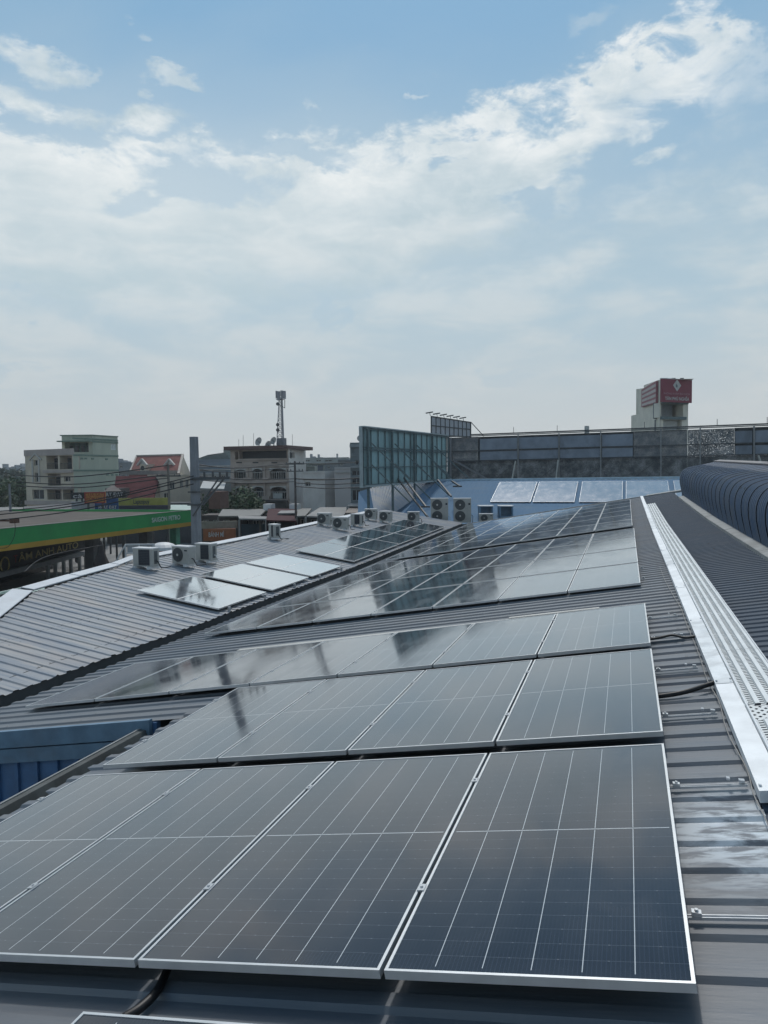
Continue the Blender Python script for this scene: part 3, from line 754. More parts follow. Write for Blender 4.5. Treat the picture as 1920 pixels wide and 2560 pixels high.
for xx in (wx0-0.014, wx1+0.002):
    b_.boxf((xx, 3.0, zr(xx)+0.045), (0.012, 0, 0), (0, 20, 0), (0, 0, 0.076)); b_.boxf((xx, 23.001, zr(xx, 23)+0.045), (0.012, 0, 0), (0, 10.2, 0.1275), (0, 0, 0.076))
yy = 3.4
while yy < 33: b_.box(((wx0+wx1)/2, yy, zr((wx0+wx1)/2, yy)+0.055), (0.34, 0.035, 0.03)); yy += 1.2
b_.build('side_rail', M_GALVB, walk)
b_ = MB(); yy = 3.9
while yy < 20:
    b_.tube([(wx1+0.016, yy, zr(wx1, yy)+0.09), (wx1+0.03, yy, zr(wx1, yy)+0.09)], 0.012, 6); b_.tube([(wx0-0.03, yy+.2, zr(wx0, yy)+0.09), (wx0-0.016, yy+.2, zr(wx0, yy)+0.09)], 0.010, 6); yy += 0.62
b_.build('bolt', M_ALU, walk)
# conduits and the loose wire
def cable(name, pts, r, m, lab, cat, group=None, n=8):
    P = [V(p) for p in pts]; out = []
    for i in range(len(P)-1):       # Catmull-Rom
        p0, p1, p2, p3 = P[max(i-1, 0)], P[i], P[i+1], P[min(i+2, len(P)-1)]
        for k in range(8):
            q = k/8; out.append(0.5*((2*p1)+(-p0+p2)*q+(2*p0-5*p1+4*p2-p3)*q*q+(-p0+3*p1-3*p2+p3)*q**3))
    out.append(P[-1])
    return tag(MB().tube(out, r, n).build(name, m, smooth=True), lab, cat, group)
cable('conduit', [on_roof(1560, 1602, 0.06), on_roof(1632, 1597, 0.06), on_roof(1680, 1588, 0.075), on_roof(1712, 1594, 0.06), on_roof(1745, 1590, 0.06)], 0.014, M_BLACK, 'thin wavy black conduit between the third panel row and the cable tray', 'conduit', 'black conduits on the roof')
cable('conduit', [on_roof(1570, 1745, 0.05), on_roof(1652, 1740, 0.05), on_roof(1712, 1730, 0.06), on_roof(1760, 1715, 0.06), on_roof(1800, 1702, 0.07)], 0.020, M_BLACK, 'thick black conduit curving from the second panel row to the cable tray', 'conduit', 'black conduits on the roof')
cable('conduit', [on_roof(445, 2360, 0.05), on_roof(418, 2425, 0.045), on_roof(392, 2478, 0.04), on_roof(350, 2520, 0.04), on_roof(310, 2545, 0.04)], 0.020, M_BLACK, 'black conduit bending out under the nearest row towards the bottom edge', 'conduit', 'black conduits on the roof')
wp = [(1650, 1418), (1662, 1450), (1684, 1490), (1702, 1520), (1716, 1560), (1738, 1612), (1752, 1650), (1768, 1700), (1797, 1752), (1812, 1810), (1828, 1850), (1856, 1900), (1872, 1938), (1884, 1985), (1908, 2035), (1926, 2075)]
cable('loose_wire', [on_roof(a, b, 0.045) for a, b in wp], 0.0035, M_GWIRE, 'thin pale wire wandering over the roof sheets beside the cable tray', 'wire')

# ------------------------------------------------------------------ left roof beyond the valley
lh = empty('left_hall', (-11, 20, 0), 'neighbouring hall with faded bluish corrugated roof sloping up to a white capped ridge', 'building')
outl = [(-8.8, 5.9), (-12.75, 13.28), (-13.3, 16.95), (-13.45, 18.2), (-13.45, 41.0)]
def xleft(Y):
    if Y <= 5.9: return -8.8
    for (xa, ya), (xb, yb) in zip(outl, outl[1:]):
        if ya <= Y <= yb: return xa+(xb-xa)*(Y-ya)/(yb-ya)
    return -13.45
pr = rib_profile(6.0, 41.0, 0.28, 0.021); vs = []; fs = []; n = 7
for (y, hh) in pr:
    xl = xleft(y); jx = random.uniform(-0.01, 0.03)
    for i in range(n):
        x = -8.8 + jx + (xl+8.8)*i/(n-1); vs.append((x, y, z2(x, y)+hh))
for k in range(len(pr)-1):
    for i in range(n-1): fs.append((k*n+i, (k+1)*n+i, (k+1)*n+i+1, k*n+i+1))
MB().add(vs, fs).build('roof_sheet', M_ROOF2, lh)
# dark eave fascia
mb = MB()
for y0, y1 in ((6.0, 23), (23, 41)):
    mb.quad((-8.83, y0, z2(-8.83, y0)-0.005), (-8.83, y0, z2(-8.83, y0)-0.20), (-8.83, y1, z2(-8.83, y1)-0.20), (-8.83, y1, z2(-8.83, y1)-0.005))
mb.quad((-8.83, 6.0, 4.5), (-13.4, 6.0, 4.5), (-13.4, 6.01, 0), (-8.83, 6.01, 0))
mb.quad((-13.5, 13, 5.2), (-13.5, 41, 5.2), (-13.5, 41, 0), (-13.5, 13, 0)); mb.quad((-13.5, 41, 5.4), (-8.8, 41, 4.8), (-8.8, 41, 0), (-13.5, 41, 0))
mb.build('wall', mat('dark_hall_wall', (0.07, 0.075, 0.08), 0.8), lh)
mb = MB()
def strip(a, b, wd, h0=0.05):
    a3 = V((a[0], a[1], z2(*a)+h0)); b3 = V((b[0], b[1], z2(*b)+h0)); dirn = (b3-a3).normalized(); out_ = V((-dirn.y, dirn.x, 0)).normalized()
    if out_.x > 0: out_ = -out_
    mb.boxf(a3, b3-a3, out_*wd + V((0, 0, wd*math.tan(A2)*0.9)), V((0, 0, 0.02)))
    c_ = a3 + out_*wd + V((0, 0, wd*math.tan(A2)*0.9))
    mb.boxf(c_, b3-a3, out_*0.02, V((0, 0, -0.15)))
strip((-10.2, 8.55), (-12.70, 13.2), 0.42)
strip((-12.76, 13.30), (-13.02, 15.1), 0.32, 0.052); strip((-13.03, 15.13), (-13.26, 16.95), 0.30, 0.055); strip((-13.3, 17.0), (-13.62, 18.3), 0.25, 0.06)
for k in range(8): strip((-13.45, 19.0+k*2.6), (-13.45, 19.0+k*2.6+2.57), 0.30, 0.045+0.003*(k % 2))
mb.build('ridge_cap', M_CAP, lh)
mb = MB(); mb.quad((-13.7, 13, 5.25), (-13.7, 41, 5.55), (-17, 41, 4.7), (-17, 13, 4.5)); mb.build('street_slope', M_ROOF2, lh)
for k in range(5):
    X, Y = -8.86, 15.2+k*1.8
    mb = MB(); mb.box((X, Y, z2(X, Y)+0.06), (0.06, 0.05, 0.10)); mb.build('panel_foot', M_ALU_S, lh)

# pale green lean-to roof at the far left
gl = MB(); a_, b_2 = at(-60, 1500, 24), at(105, 1462, 28)
gl.quad(at(-60, 1500, 24), at(112, 1462, 30), at(112, 1500, 22), at(-60, 1600, 18)); gl.bar(at(-60, 1497, 24), at(112, 1460, 30), 0.12)
tag(gl.build('lean_to_roof', mat('pale_green_sheet', (0.36, 0.45, 0.41), 0.6, 0, 0.15, 1)), 'pale green sheet roof of a lean-to beyond the white verge at the left edge', 'roof')

# ------------------------------------------------------------------ air conditioner condensers
def ac_unit(pos, face_dir, lab, wd=0.82, dp_=0.32, ht=0.60, back=False, style='fan', group='air conditioner units on the left roof', fans=1):
    """pos: centre of the foot; face_dir: angle of the face shown to the camera"""
    r = empty('air_conditioner', pos, lab, 'air conditioner', group)
    R = Matrix.Rotation(face_dir, 3, 'Z'); P = V(pos)
    ex, ey, ez = R @ V((1, 0, 0)), R @ V((0, 1, 0)), V((0, 0, 1))     # ey points away from the viewer
    def B(mb_, x0, x1, y0, y1, z0, z1): mb_.boxf(P+ex*x0+ey*y0+ez*z0, ex*(x1-x0), ey*(y1-y0), ez*(z1-z0))
    h0 = 0.07
    b_ = MB(); B(b_, -wd/2, wd/2, -dp_/2, dp_/2, h0, h0+ht-0.03); b_.build('body', M_ACB, r)
    b_ = MB(); B(b_, -wd/2-0.012, wd/2+0.012, -dp_/2-0.015, dp_/2+0.015, h0+ht-0.03, h0+ht); b_.build('lid', M_ACT, r)
    for sx in (-1, 1):
        b_ = MB(); B(b_, sx*wd*0.36-0.05, sx*wd*0.36+0.05, -dp_/2-0.08, dp_/2+0.08, 0.0, h0-0.003); b_.build('foot', M_ACT, r)
    if style == 'fan':
        for k in range(fans):
            zc_ = h0 + ht*(0.5 if fans == 1 else (0.27 + 0.46*k)); rr = min(wd*0.34, ht*0.40) if fans == 1 else min(wd*0.30, ht*0.21)
            c0 = P + ex*(-wd*0.14) - ey*(dp_/2) + ez*zc_
            b_ = MB(); b_.disc(c0+ey*0.002, -ey, rr, 0.016, 28); gr = b_.build('fan_grille', M_FAN, r)
            b_ = MB()
            for q in range(4):
                rad = rr*(0.35+0.2*q)
                ring = [c0 - ey*0.022 + (ex*math.cos(2*math.pi*i/24)+ez*math.sin(2*math.pi*i/24))*rad for i in range(25)]
                b_.tube(ring, 0.0045, 4, cap=False)
            for i in range(8):
                dr = ex*math.cos(2*math.pi*i/8)+ez*math.sin(2*math.pi*i/8)
                b_.bar(c0-ey*0.022+dr*rr*0.2, c0-ey*0.022+dr*rr, 0.008)
            b_.build('guard_wires', M_DARKST, r)
            b_ = MB(); b_.disc(c0-ey*0.016, -ey, rr*0.17, 0.014, 14); b_.build('hub', M_FANLT, r)
        b_ = MB(); B(b_, wd/2-0.16, wd/2-0.05, -dp_/2-0.006, -dp_/2-0.0, h0+ht*0.72, h0+ht*0.80); b_.build('badge', M_ACG, r)
    else:
        b_ = MB(); B(b_, -wd/2+0.20, wd/2-0.10, -dp_/2-0.006, -dp_/2, h0+0.035, h0+ht-0.05); b_.build('coil', M_ACG, r)
        b_ = MB()
        for i in range(9):
            zz = h0+0.06+i*(ht-0.14)/8; B(b_, -wd/2+0.20, wd/2-0.10, -dp_/2-0.010, -dp_/2-0.006, zz, zz+0.006)
        b_.build('coil_guard', M_DARKST, r)
        b_ = MB()
        B(b_, wd/2, wd/2+0.005, -dp_/2+0.07, dp_/2-0.07, h0+0.07, h0+ht-0.09); b_.build('side_grille', M_FAN, r)
    q0_ = P+ex*(wd/2)+ez*(h0+ht*.3); b_ = MB(); b_.tube([q0_, q0_+ex*.07-ez*.01, q0_+ex*.11-ez*.08, q0_+ex*.10+ey*.1-ez*(h0+ht*.27), q0_+ex*.16+ey*.4-ez*(h0+ht*.27)], .016, 6); b_.build('pipe', M_ACT if (int(pos[0]*10) % 2) else M_BLACK, r)
    return r
def on2(x, y, h=0.0): return on_roof(x, y, h, z2)
def ac2(x, y, ang, lab, **k):
    p = on2(x, y); p.z += 0.035
    k['wd'] = k.get('wd', .8)*.84; k['ht'] = k.get('ht', .6)*.86; k['dp_'] = .27
    return ac_unit(p, math.radians(ang), lab, **k)
ac2(366, 1424, -6, 'cream air conditioner with dark coil towards the camera, nearest one at the white verge', style='coil', wd=0.82)
ac2(460, 1417, -14, 'cream air conditioner with its round fan facing the camera, between two dark-coiled ones', wd=0.80)
ac2(516, 1408, -8, 'air conditioner with dark coil standing right behind the fan unit, partly hidden by it', style='coil', wd=0.72)
ac2(687, 1350, -34, 'small lone air conditioner set askew in the middle of the white ridge line', style='coil', wd=0.52, ht=0.60)
ac2(812, 1316, -4, 'air conditioner with dark round fan, left one of the touching pair on the ridge', wd=0.74)
ac2(852, 1327, -2, 'air conditioner with dark round fan, right and nearer one of the touching pair', wd=0.86)
ac2(893, 1317, -2, 'air conditioner with dark coil right after the touching pair', style='coil', wd=0.66)
ac2(928, 1302, 2, 'small far air conditioner, left of the two side by side below the blue striped roof', wd=0.72)
ac2(965, 1308, 2, 'small far air conditioner, right of the two side by side below the blue striped roof', wd=0.74)
ac2(1034, 1308, 10, 'lone far air conditioner at the head of the valley, left of the tall twin-fan units', wd=0.74)
GV = 'tall twin-fan units before the blue roof'
pv0 = at(1099, 1309, 43); pv1 = at(1156, 1309, 43)
ac_unit(pv0, math.radians(16), 'tall grey outdoor unit with two stacked fans, left of the pair before the blue roof', wd=1.0, dp_=0.42, ht=1.42, fans=2, group=GV)
ac_unit(pv1, math.radians(16), 'tall grey outdoor unit with two stacked fans, right of the pair before the blue roof', wd=1.0, dp_=0.42, ht=1.42, fans=2, group=GV)
b_ = MB(); q0 = at(1060, 1312, 43); q1 = at(1190, 1312, 43)
b_.boxf(q0+V((0, -0.4, -0.12)), (q1-q0), V((0, 0.9, 0)), V((0, 0, 0.1))); b_.boxf(q0+V((0, -0.3, -4.6)), (q1-q0), V((0, 0.6, 0)), V((0, 0, 4.47)))
tag(b_.build('plant_plinth', mat('plinth_concrete', (0.22, 0.22, 0.22), 0.9)), 'narrow grey plinth carrying the two tall twin-fan units', 'plinth')
pw = at(1215, 1306, 43)
ac_unit(pw+V((0, 0, -0.05)), math.radians(14), 'air conditioner below the dark blue-wall opening, right of the tall units', wd=0.80, ht=0.5, group='air conditioner units on the left roof')
b_ = MB(); b_.box(pw+V((0, 0.1, -0.6)), (1.0, 0.5, 1.05)); b_.box(pw+V((1.6, .1, -.6)), (0.9, 0.4, 1.0))
tag(b_.build('low_wall', mat('low_wall_paint', (0.2, 0.3, 0.42), 0.8)), 'low blue-grey wall stub carrying the small condenser before the blue roof', 'wall')
for x0, x1, lab in ((1199, 1233, 'boxed dark roof opening with white hood, left of two below the white panels'), (1249, 1283, 'boxed dark roof opening with white hood, right of two below the white panels')):
    p0 = at(x0, 1290, 48.5); p1 = at(x1, 1290, 48.5); hgt = 0.62
    r = empty('roof_vent', (p0+p1)/2, lab, 'vent', 'hooded openings in the blue roof')
    u_ = (p1-p0); W_ = u_.length; u_.normalize(); nn = V((u_.y, -u_.x, 0))
    b_ = MB()
    b_.boxf(p0, u_*0.10, nn*-0.9, V((0, 0, hgt))); b_.boxf(p1-u_*0.10, u_*0.10, nn*-0.9, V((0, 0, hgt))); b_.boxf(p0+u_*0.1-nn*0.5, u_*(W_-0.2), nn*-0.05, V((0, 0, hgt)))
    b_.boxf(p0+V((0, 0, -0.3)), u_*W_, nn*-0.9, V((0, 0, 0.29))); b_.build('box', M_BLUETRIM, r)
    b_ = MB(); b_.boxf(p0-u_*0.05+nn*0.06+V((0, 0, hgt)), u_*(W_+0.1), nn*-1.0, V((0, 0, 0.06))); b_.build('hood', M_ACT, r)

# ------------------------------------------------------------------ blue roof with white-reflecting panels
SB = 0.30; NB = V((0, -math.sin(SB), math.cos(SB))); PB = V((0, 56, 7.1))
def onb(x, y, h=0.0): return hit(x, y, PB+NB*h, NB)
bh = empty('blue_hall', (-3, 56, 0), 'hall with a bright sky-blue corrugated roof behind the solar arrays', 'building')
def zb(X, Y): return 7.1 + (Y-56)*math.tan(SB)
xs = []; x = -19.4
while x < 9.0: xs += [(x, 0), (x+0.2, 0), (x+0.24, 0.012), (x+0.33, 0.012), (x+0.37, 0)]; x += 0.42
vs = []; fs = []
def hipx(Y): return None
for (xx, hh) in xs:
    # left end is cut by the hip line running down from the ridge
    ylow = 43.0
    if xx < -13.9: ylow = 56 + (xx+13.9)*0 + max(-13, (xx+13.9)*3.71) if False else 43.0
    for yy in (ylow, 56.0): vs.append((xx, yy, zb(xx, yy)+hh))
for k in range(len(xs)-1): fs.append((2*k, 2*k+2, 2*k+3, 2*k+1))
def clipblue():
    # polygon right of the hip: x >= hip line from (-13.9,56) to (-16.6,46)
    return
keepv = []
mbb = MB()
for k in range(len(xs)-1):
    (xa, ha), (xb_, hb) = xs[k], xs[k+1]
    def lowy(X): return 43.0 if X > -17.2 else None
    def hip(X): return 56.0 + (X+13.9)*3.71 if X < -13.9 else 56.0
    ya, yb = 43.0, 43.0
    ta, tb = (56.0 if xa >= -13.9 else hip(xa)), (56.0 if xb_ >= -13.9 else hip(xb_))
    if tb <= 43.2: continue
    ta = max(ta, 43.0)
    mbb.quad((xa, ya, zb(xa, ya)+ha), (xb_, yb, zb(xb_, yb)+hb), (xb_, tb, zb(xb_, tb)+hb), (xa, ta, zb(xa, ta)+ha))
mbb.build('roof_sheet', M_BLUEROOF, bh)
b_ = MB(); b_.boxf((-14.0, 56.0, 7.08), (23, 0.35, 0.06), (0, 0.28, 0), (0, 0, 0.16))
for k in range(60): b_.box((-13.6+k*0.38, 55.97, 7.1), (0.14, 0.05, 0.07))
b_.build('ridge_gutter', mat('pale_blue_trim', (0.40, 0.55, 0.66), 0.6), bh)
# hip face with pale faded sheets
hipm = roof_mat('faded_pale_sheet', (0.30, 0.33, 0.36), (0.20, 0.27, 0.38), (0.38, 0.38, 0.37), 0.6, patch=False)
fa, fb, fc_, fd = at(925, 1221, 52), at(1098, 1204, 58), at(975, 1290, 50.2), at(938, 1292, 48.5)
b_ = MB(); n = 22
for i in range(n):
    t0, t1 = i/n, (i+1)/n
    for (q0_, q1_, hh) in ((t0, t0+(t1-t0)*0.55, 0.0), (t0+(t1-t0)*0.6, t1-(t1-t0)*0.05, 0.07)):
        ha = V((0, -0.05, 1))*hh
        A_, B_, C_, D_ = fa.lerp(fb, q0_)+ha, fa.lerp(fb, q1_)+ha, fd.lerp(fc_+(fb-fc_)*0, q1_)+ha, fd.lerp(fc_, q0_)+ha
        b_.quad(D_, C_, B_, A_)
    q0_, q1_ = t0+(t1-t0)*0.55, t0+(t1-t0)*0.6
    up_ = V((0, -0.05, 1))*0.07
    b_.quad(fd.lerp(fc_, q0_), fd.lerp(fc_, q1_)+up_, fa.lerp(fb, q1_)+up_, fa.lerp(fb, q0_))
    q0_, q1_ = t1-(t1-t0)*0.05, t1
    b_.quad(fd.lerp(fc_, q0_)+up_, fd.lerp(fc_, q1_), fa.lerp(fb, q1_), fa.lerp(fb, q0_)+up_)
b_.build('hip_sheet', hipm, bh)
b_ = MB(); b_.quad(fd, fa, fa+V((-1.6, 2, -.3)), fd+V((-1.6, 1, -.3))); b_.build('side_sheet', M_BLUEROOF, bh)
b_ = MB(); b_.quad(fd+V((0, 0, 0)), fc_, fc_+V((0, 0, -5)), fd+V((0, 0, -5))); b_.box((-3, 56.6, 3.5), (24, 0.2, 7.0)); b_.box((-3, 43.2, 1.6), (26, 0.1, 3.2)); b_.build('wall', M_BLUEWALL, bh)
# white reflecting modules, two by two in each group
for gi, x0 in enumerate((-9.02, -6.10, -3.02, -0.02, 3.12)):
    for ci in range(1):
        for ri in range(1):
            Wm, Lm = (2.77 if gi < 4 else 1.4), 4.38
            ysl = (55.38-56)/math.cos(SB) - Lm*(ri+1) - 0.02*ri     # along the slope from the ridge
            o_ = PB + V((x0 + ci*(Wm+0.02), math.cos(SB)*ysl, math.sin(SB)*ysl)) + NB*0.10
            nm = ['leftmost', 'second', 'third', 'fourth', 'last'][gi]
            put_panel(o_, (SB, 0, 0), Lm, Wm, 'pale grey-white solar panel on the blue roof, %s' % {'leftmost': 'leftmost of the row', 'second': 'second from the left', 'third': 'third from the left', 'fourth': 'fourth from the left', 'last': 'cut off behind the curved roof'}[nm], 'panels on the blue roof', clamps=False, gl=G_GLASS3)
# ------------------------------------------------------------------ billboards seen from behind
gb0, gb0b, gb1, gb1b = at(903, 1068, 46), at(905, 1216, 46), at(1116, 1090, 61), at(1116, 1200, 61)
gbd = empty('billboard', gb0b, 'tall green-backed billboard seen from behind, with a steel lattice frame', 'billboard', None)
def lerp2(a, b, c, d_, u, v):   # a top-left b top-right c bottom-left d bottom-right
    return a.lerp(b, u).lerp(c.lerp(d_, u), v)
gn = (gb1-gb0).cross(V((0, 0, 1))).normalized()
if gn.x < 0: gn = -gn
M_GREENP = mat('billboard_green_back', (0.24, 0.375, 0.39), 0.7, 0, 0.12, 0.6, dirt=(0.12, 0.20, 0.21))
b_ = MB(); b_.hexa([gb0b-gn*0.05, gb1b-gn*0.05, gb1b, gb0b, gb0-gn*0.05, gb1-gn*0.05, gb1, gb0]); b_.build('board', M_GREENP, gbd)
b_ = MB()
for i in range(15):
    u = (i/14)*0.98+0.01; b_.bar(lerp2(gb0, gb1, gb0b, gb1b, u, 0)+gn*0.06, lerp2(gb0, gb1, gb0b, gb1b, u, 1)+gn*0.06, 0.07)
for v in (0.02, 0.34, 0.38, 0.68, 0.98): b_.bar(lerp2(gb0, gb1, gb0b, gb1b, 0, v)+gn*0.13, lerp2(gb0, gb1, gb0b, gb1b, 1, v)+gn*0.13, 0.07)
b_.build('frame', M_TEALST, gbd)
for u in (0.03, 0.27, 0.52, 0.76, 0.99):
    b_ = MB(); tp = lerp2(gb0, gb1, gb0b, gb1b, u, 0.03)+gn*0.2; b_.bar(tp, V((tp.x, tp.y, 3.0)), 0.14); b_.build('post', M_TEALST, gbd)
b_ = MB()
for u in (0.05, 0.29, 0.54, 0.78):
    for vv, ln in ((0.25, 2.6), (0.62, 2.4)):
        tp = lerp2(gb0, gb1, gb0b, gb1b, u, vv)+gn*0.25; b_.bar(tp, tp+gn*ln+V((0, 0.8, -2.6+vv*0.2)), 0.08)
b_.build('brace', M_TEALST, gbd)
b_ = MB(); b_.bar(gb0+gn*0.1+V((0, 0, 0.04)), gb1+gn*0.1+V((0, 0, 0.04)), 0.3, 0.08); b_.bar(gb0b+gn*.2, gb1b+gn*.2, 0.5, 0.10)
b_.bar(gb0+V((0, -0.1, 0.05)), gb0b+V((0, -0.1, -0.1)), 0.22)
b_.build('edge_trim', mat('pale_steel_trim', (0.30, 0.36, 0.37), 0.6), gbd)
# steel props leaning from the board down onto the blue roof
b_ = MB()
for (xa, ya, xb_, yb) in ((985, 1185, 1072, 1296), (1010, 1195, 1065, 1267), (1095, 1200, 1128, 1241), (1130, 1203, 1150, 1216)):
    b_.bar(at(xa, ya, 52), at(xb_, yb, 46.5), 0.10)
b_.bar(at(1052, 1267, 47), at(1075, 1267, 47), .1); b_.bar(at(1132, 1216, 52), at(1155, 1216, 52), .1)
tag(b_.build('steel_prop', M_DARKST), 'dark steel props leaning from the green board down onto the blue roof', 'steel props')

# small lattice board above the corner
sb = empty('rooftop_sign', at(1125, 1085, 64), 'small silver lattice sign with six floodlights above the billboard corner', 'sign')
sa, sbb, sc, sdd = at(1079, 1040, 64), at(1177, 1055, 70), at(1079, 1090, 64), at(1177, 1094, 70)
b_ = MB(); b_.hexa([sc, sdd, sdd+V((0, .06, 0)), sc+V((0, .06, 0)), sa, sbb, sbb+V((0, .06, 0)), sa+V((0, .06, 0))]); b_.build('board', mat('sign_silver_back', (0.36, 0.38, 0.41), 0.6), sb)
b_ = MB()
for i in range(10): b_.bar(lerp2(sa, sbb, sc, sdd, i/9, 0)+V((0, -.08, 0)), lerp2(sa, sbb, sc, sdd, i/9, 1)+V((0, -.08, 0)), 0.07 if i % 9 else 0.12)
for v in (0.02, 0.48, 0.95): b_.bar(lerp2(sa, sbb, sc, sdd, 0, v)+V((0, -.12, 0)), lerp2(sa, sbb, sc, sdd, 1, v)+V((0, -.12, 0)), 0.08)
b_.bar(sbb, at(1210, 1091, 70), 0.07)
b_.build('frame', M_DARKST, sb)
for i in range(6):
    p = sa.lerp(sbb, -0.03+i*0.166); b_ = MB(); b_.bar(p, p+V((0, -0.2, 0.25)), 0.04); b_.bar(p+V((-0.3, -0.3, 0.22)), p+V((0.22, 0, 0.32)), 0.22, 0.10); b_.build('floodlight', M_DARKST, sb)

# long hoarding along the back
ba, bb, bc, bd_ = at(1117, 1089, 78), at(1990, 1057, 66), at(1117, 1202, 78), at(1990, 1190, 66)
ho = empty('hoarding', bc, 'long dark hoarding of billboard backs and shredded netting behind the blue roof', 'hoarding')
hn = V((0, -1, 0))
def HB(u, v, off=0.0): return lerp2(ba, bb, bc, bd_, u, v) + hn*off
def xu(x):
    lo, hi = 0.0, 1.0
    for _ in range(40):
        md = (lo+hi)/2; p = HB(md, 0.5)-CAM; xx = 960+F_PX*p.dot(RT)/p.dot(FW)
        if xx < x: lo = md
        else: hi = md
    return lo
def panel_h(x0, x1, v0, v1, m, nm, off=0.0, th=0.05):
    u0, u1 = xu(x0), xu(x1); b__ = MB(); b__.hexa([HB(u0, v1, off+th), HB(u1, v1, off+th), HB(u1, v1, off), HB(u0, v1, off), HB(u0, v0, off+th), HB(u1, v0, off+th), HB(u1, v0, off), HB(u0, v0, off)])
    return b__.build(nm, m, ho)
M_HB = mat('hoarding_blue_grey', (0.21, 0.25, 0.30), 0.7, 0, 0.14, 0.8, dirt=(0.09, 0.11, 0.13), dirt_amt=.6)
for x0, x1 in ((1200, 1293), (1298, 1395), (1400, 1500), (1505, 1582)): panel_h(x0, x1, 0.10, 0.34, M_HB, 'sheet'); panel_h(x0, x1, 0.375, 0.56, M_HB, 'sheet')
for x0, x1, v0, v1 in ((1838, 1880, 0.12, 0.36), (1838, 1880, 0.40, 0.58), (1888, 1990, 0.12, 0.36), (1888, 1990, 0.40, 0.58)): panel_h(x0, x1, v0, v1, M_HB, 'sheet')
def net_mat(name, hole_t, col1, col2, sc=1.0):
    m = bpy.data.materials.new(name); m.use_nodes = True
    t = NT(m.node_tree); b = m.node_tree.nodes['Principled BSDF']; o = t.coord('Object')
    n = t.noise(t.scale(o, 1.6, 1, 2.2), 2.6*sc, 8, 0.75, 1.2); n2 = t.noise(o, 1.1, 6, 0.65)
    t.put(b.inputs['Base Color'], t.mix(t.ss(n2, 0.35, 0.7), col1, col2)); b.inputs['Roughness'].default_value = 0.9
    tr = t.new('ShaderNodeBsdfTransparent'); mx = t.new('ShaderNodeMixShader')
    t.put(mx.inputs[0], t.ss(n, hole_t, hole_t+0.04)); t.l.new(b.outputs[0], mx.inputs[1]); t.l.new(tr.outputs[0], mx.inputs[2])
    t.l.new(mx.outputs[0], m.node_tree.nodes['Material Output'].inputs[0]); return m
M_NETD = net_mat('dark_netting', 0.51, (0.09, 0.10, 0.105), (0.30, 0.31, 0.31), 3.2)
M_NETT = net_mat('torn_netting', 0.53, (0.09, 0.11, 0.12), (0.26, 0.27, 0.28), 2.4)
M_NETM = net_mat('patchy_netting', 0.54, (0.15, 0.165, 0.18), (0.34, 0.33, 0.31), 3.0)
panel_h(1122, 1990, 0.58, 0.99, M_NETD, 'netting', -0.12, 0.02)
panel_h(1122, 1195, 0.05, 0.57, M_NETM, 'netting', -0.10, 0.02)
panel_h(1584, 1718, 0.06, 0.57, M_NETM, 'netting', -0.10, 0.02)
panel_h(1720, 1836, 0.06, 0.57, M_NETT, 'netting', -0.10, 0.02)
M_HD = mat('hoarding_dark_backing', (0.055, 0.065, 0.07), 0.9, 0, 0.5, 1.3, dirt=(0.16, 0.165, 0.16), dirt_amt=.7)
panel_h(1120, 1718, 0.05, 1.0, M_HD, 'backing', -0.5, 0.02); panel_h(1720, 1990, 0.59, 1.0, M_HD, 'backing', -0.5, 0.02); panel_h(1838, 1990, 0.05, 0.585, M_HD, 'backing', -0.5, 0.02)
b_ = MB()
for v in (0.03, 0.355, 0.575): b_.bar(HB(0, v, 0.12), HB(1, v, 0.12), 0.09)
for i in range(7): b_.bar(HB(0.02+i*0.14, 0.98, 0.1), HB(0.09+i*0.14, 0.60, 0.1), 0.05)
b_.build('frame', M_DARKST, ho)
b_ = MB(); b_.bar(HB(0, 0, 0.05), HB(1, 0, 0.05), 0.25, 0.12); b_.build('top_rail', M_DARKST, ho)
for x in (1296, 1398, 1502, 1652, 1750, 1884):
    u = xu(x); b_ = MB(); b_.bar(HB(u, 0.02, 0.25), HB(u, 1.1, 0.25), 0.11); b_.build('post', mat('post_grey', (0.24, 0.25, 0.25), 0.7), ho)
for x, dx_ in ((1290, -7), (1396, -4), (1895, 14)):
    u = xu(x); b_ = MB(); b_.bar(HB(u, 0.6, 0.3), HB(xu(x+dx_), 1.02, 1.0), 0.12); b_.build('prop', mat('prop_cream', (0.42, 0.42, 0.38), 0.7), ho)
b_ = MB(); b_.bar(HB(xu(1128), 0.05, 0.2), HB(xu(1128), 1.0, 0.2), 0.16); b_.bar(HB(xu(1136), 0.55, 0.3), HB(xu(1225), 0.98, 1.2), 0.16); b_.bar(HB(xu(1136), 0.1, 0.3), HB(xu(1160), 0.1, 0.3), 0.1); b_.bar(HB(xu(1136), 0.53, 0.3), HB(xu(1166), 0.53, 0.3), 0.12)
b_.build('corner_truss', mat('truss_grey', (0.17, 0.18, 0.19), 0.7), ho)
b_ = MB(); b_.bar(HB(xu(1122), 0.03, 0.2), HB(xu(1122), 1.0, 0.2), 0.2); b_.build('red_edge', mat('dull_red_edge', (0.11, 0.05, 0.06), 0.7), ho)
b_ = MB()
for x in (1284, 1393, 1611, 1793, 1918): u = xu(x); b_.bar(HB(u, 0.0), HB(u, -0.13), 0.045)
b_.build('rod', M_DARKST, ho)

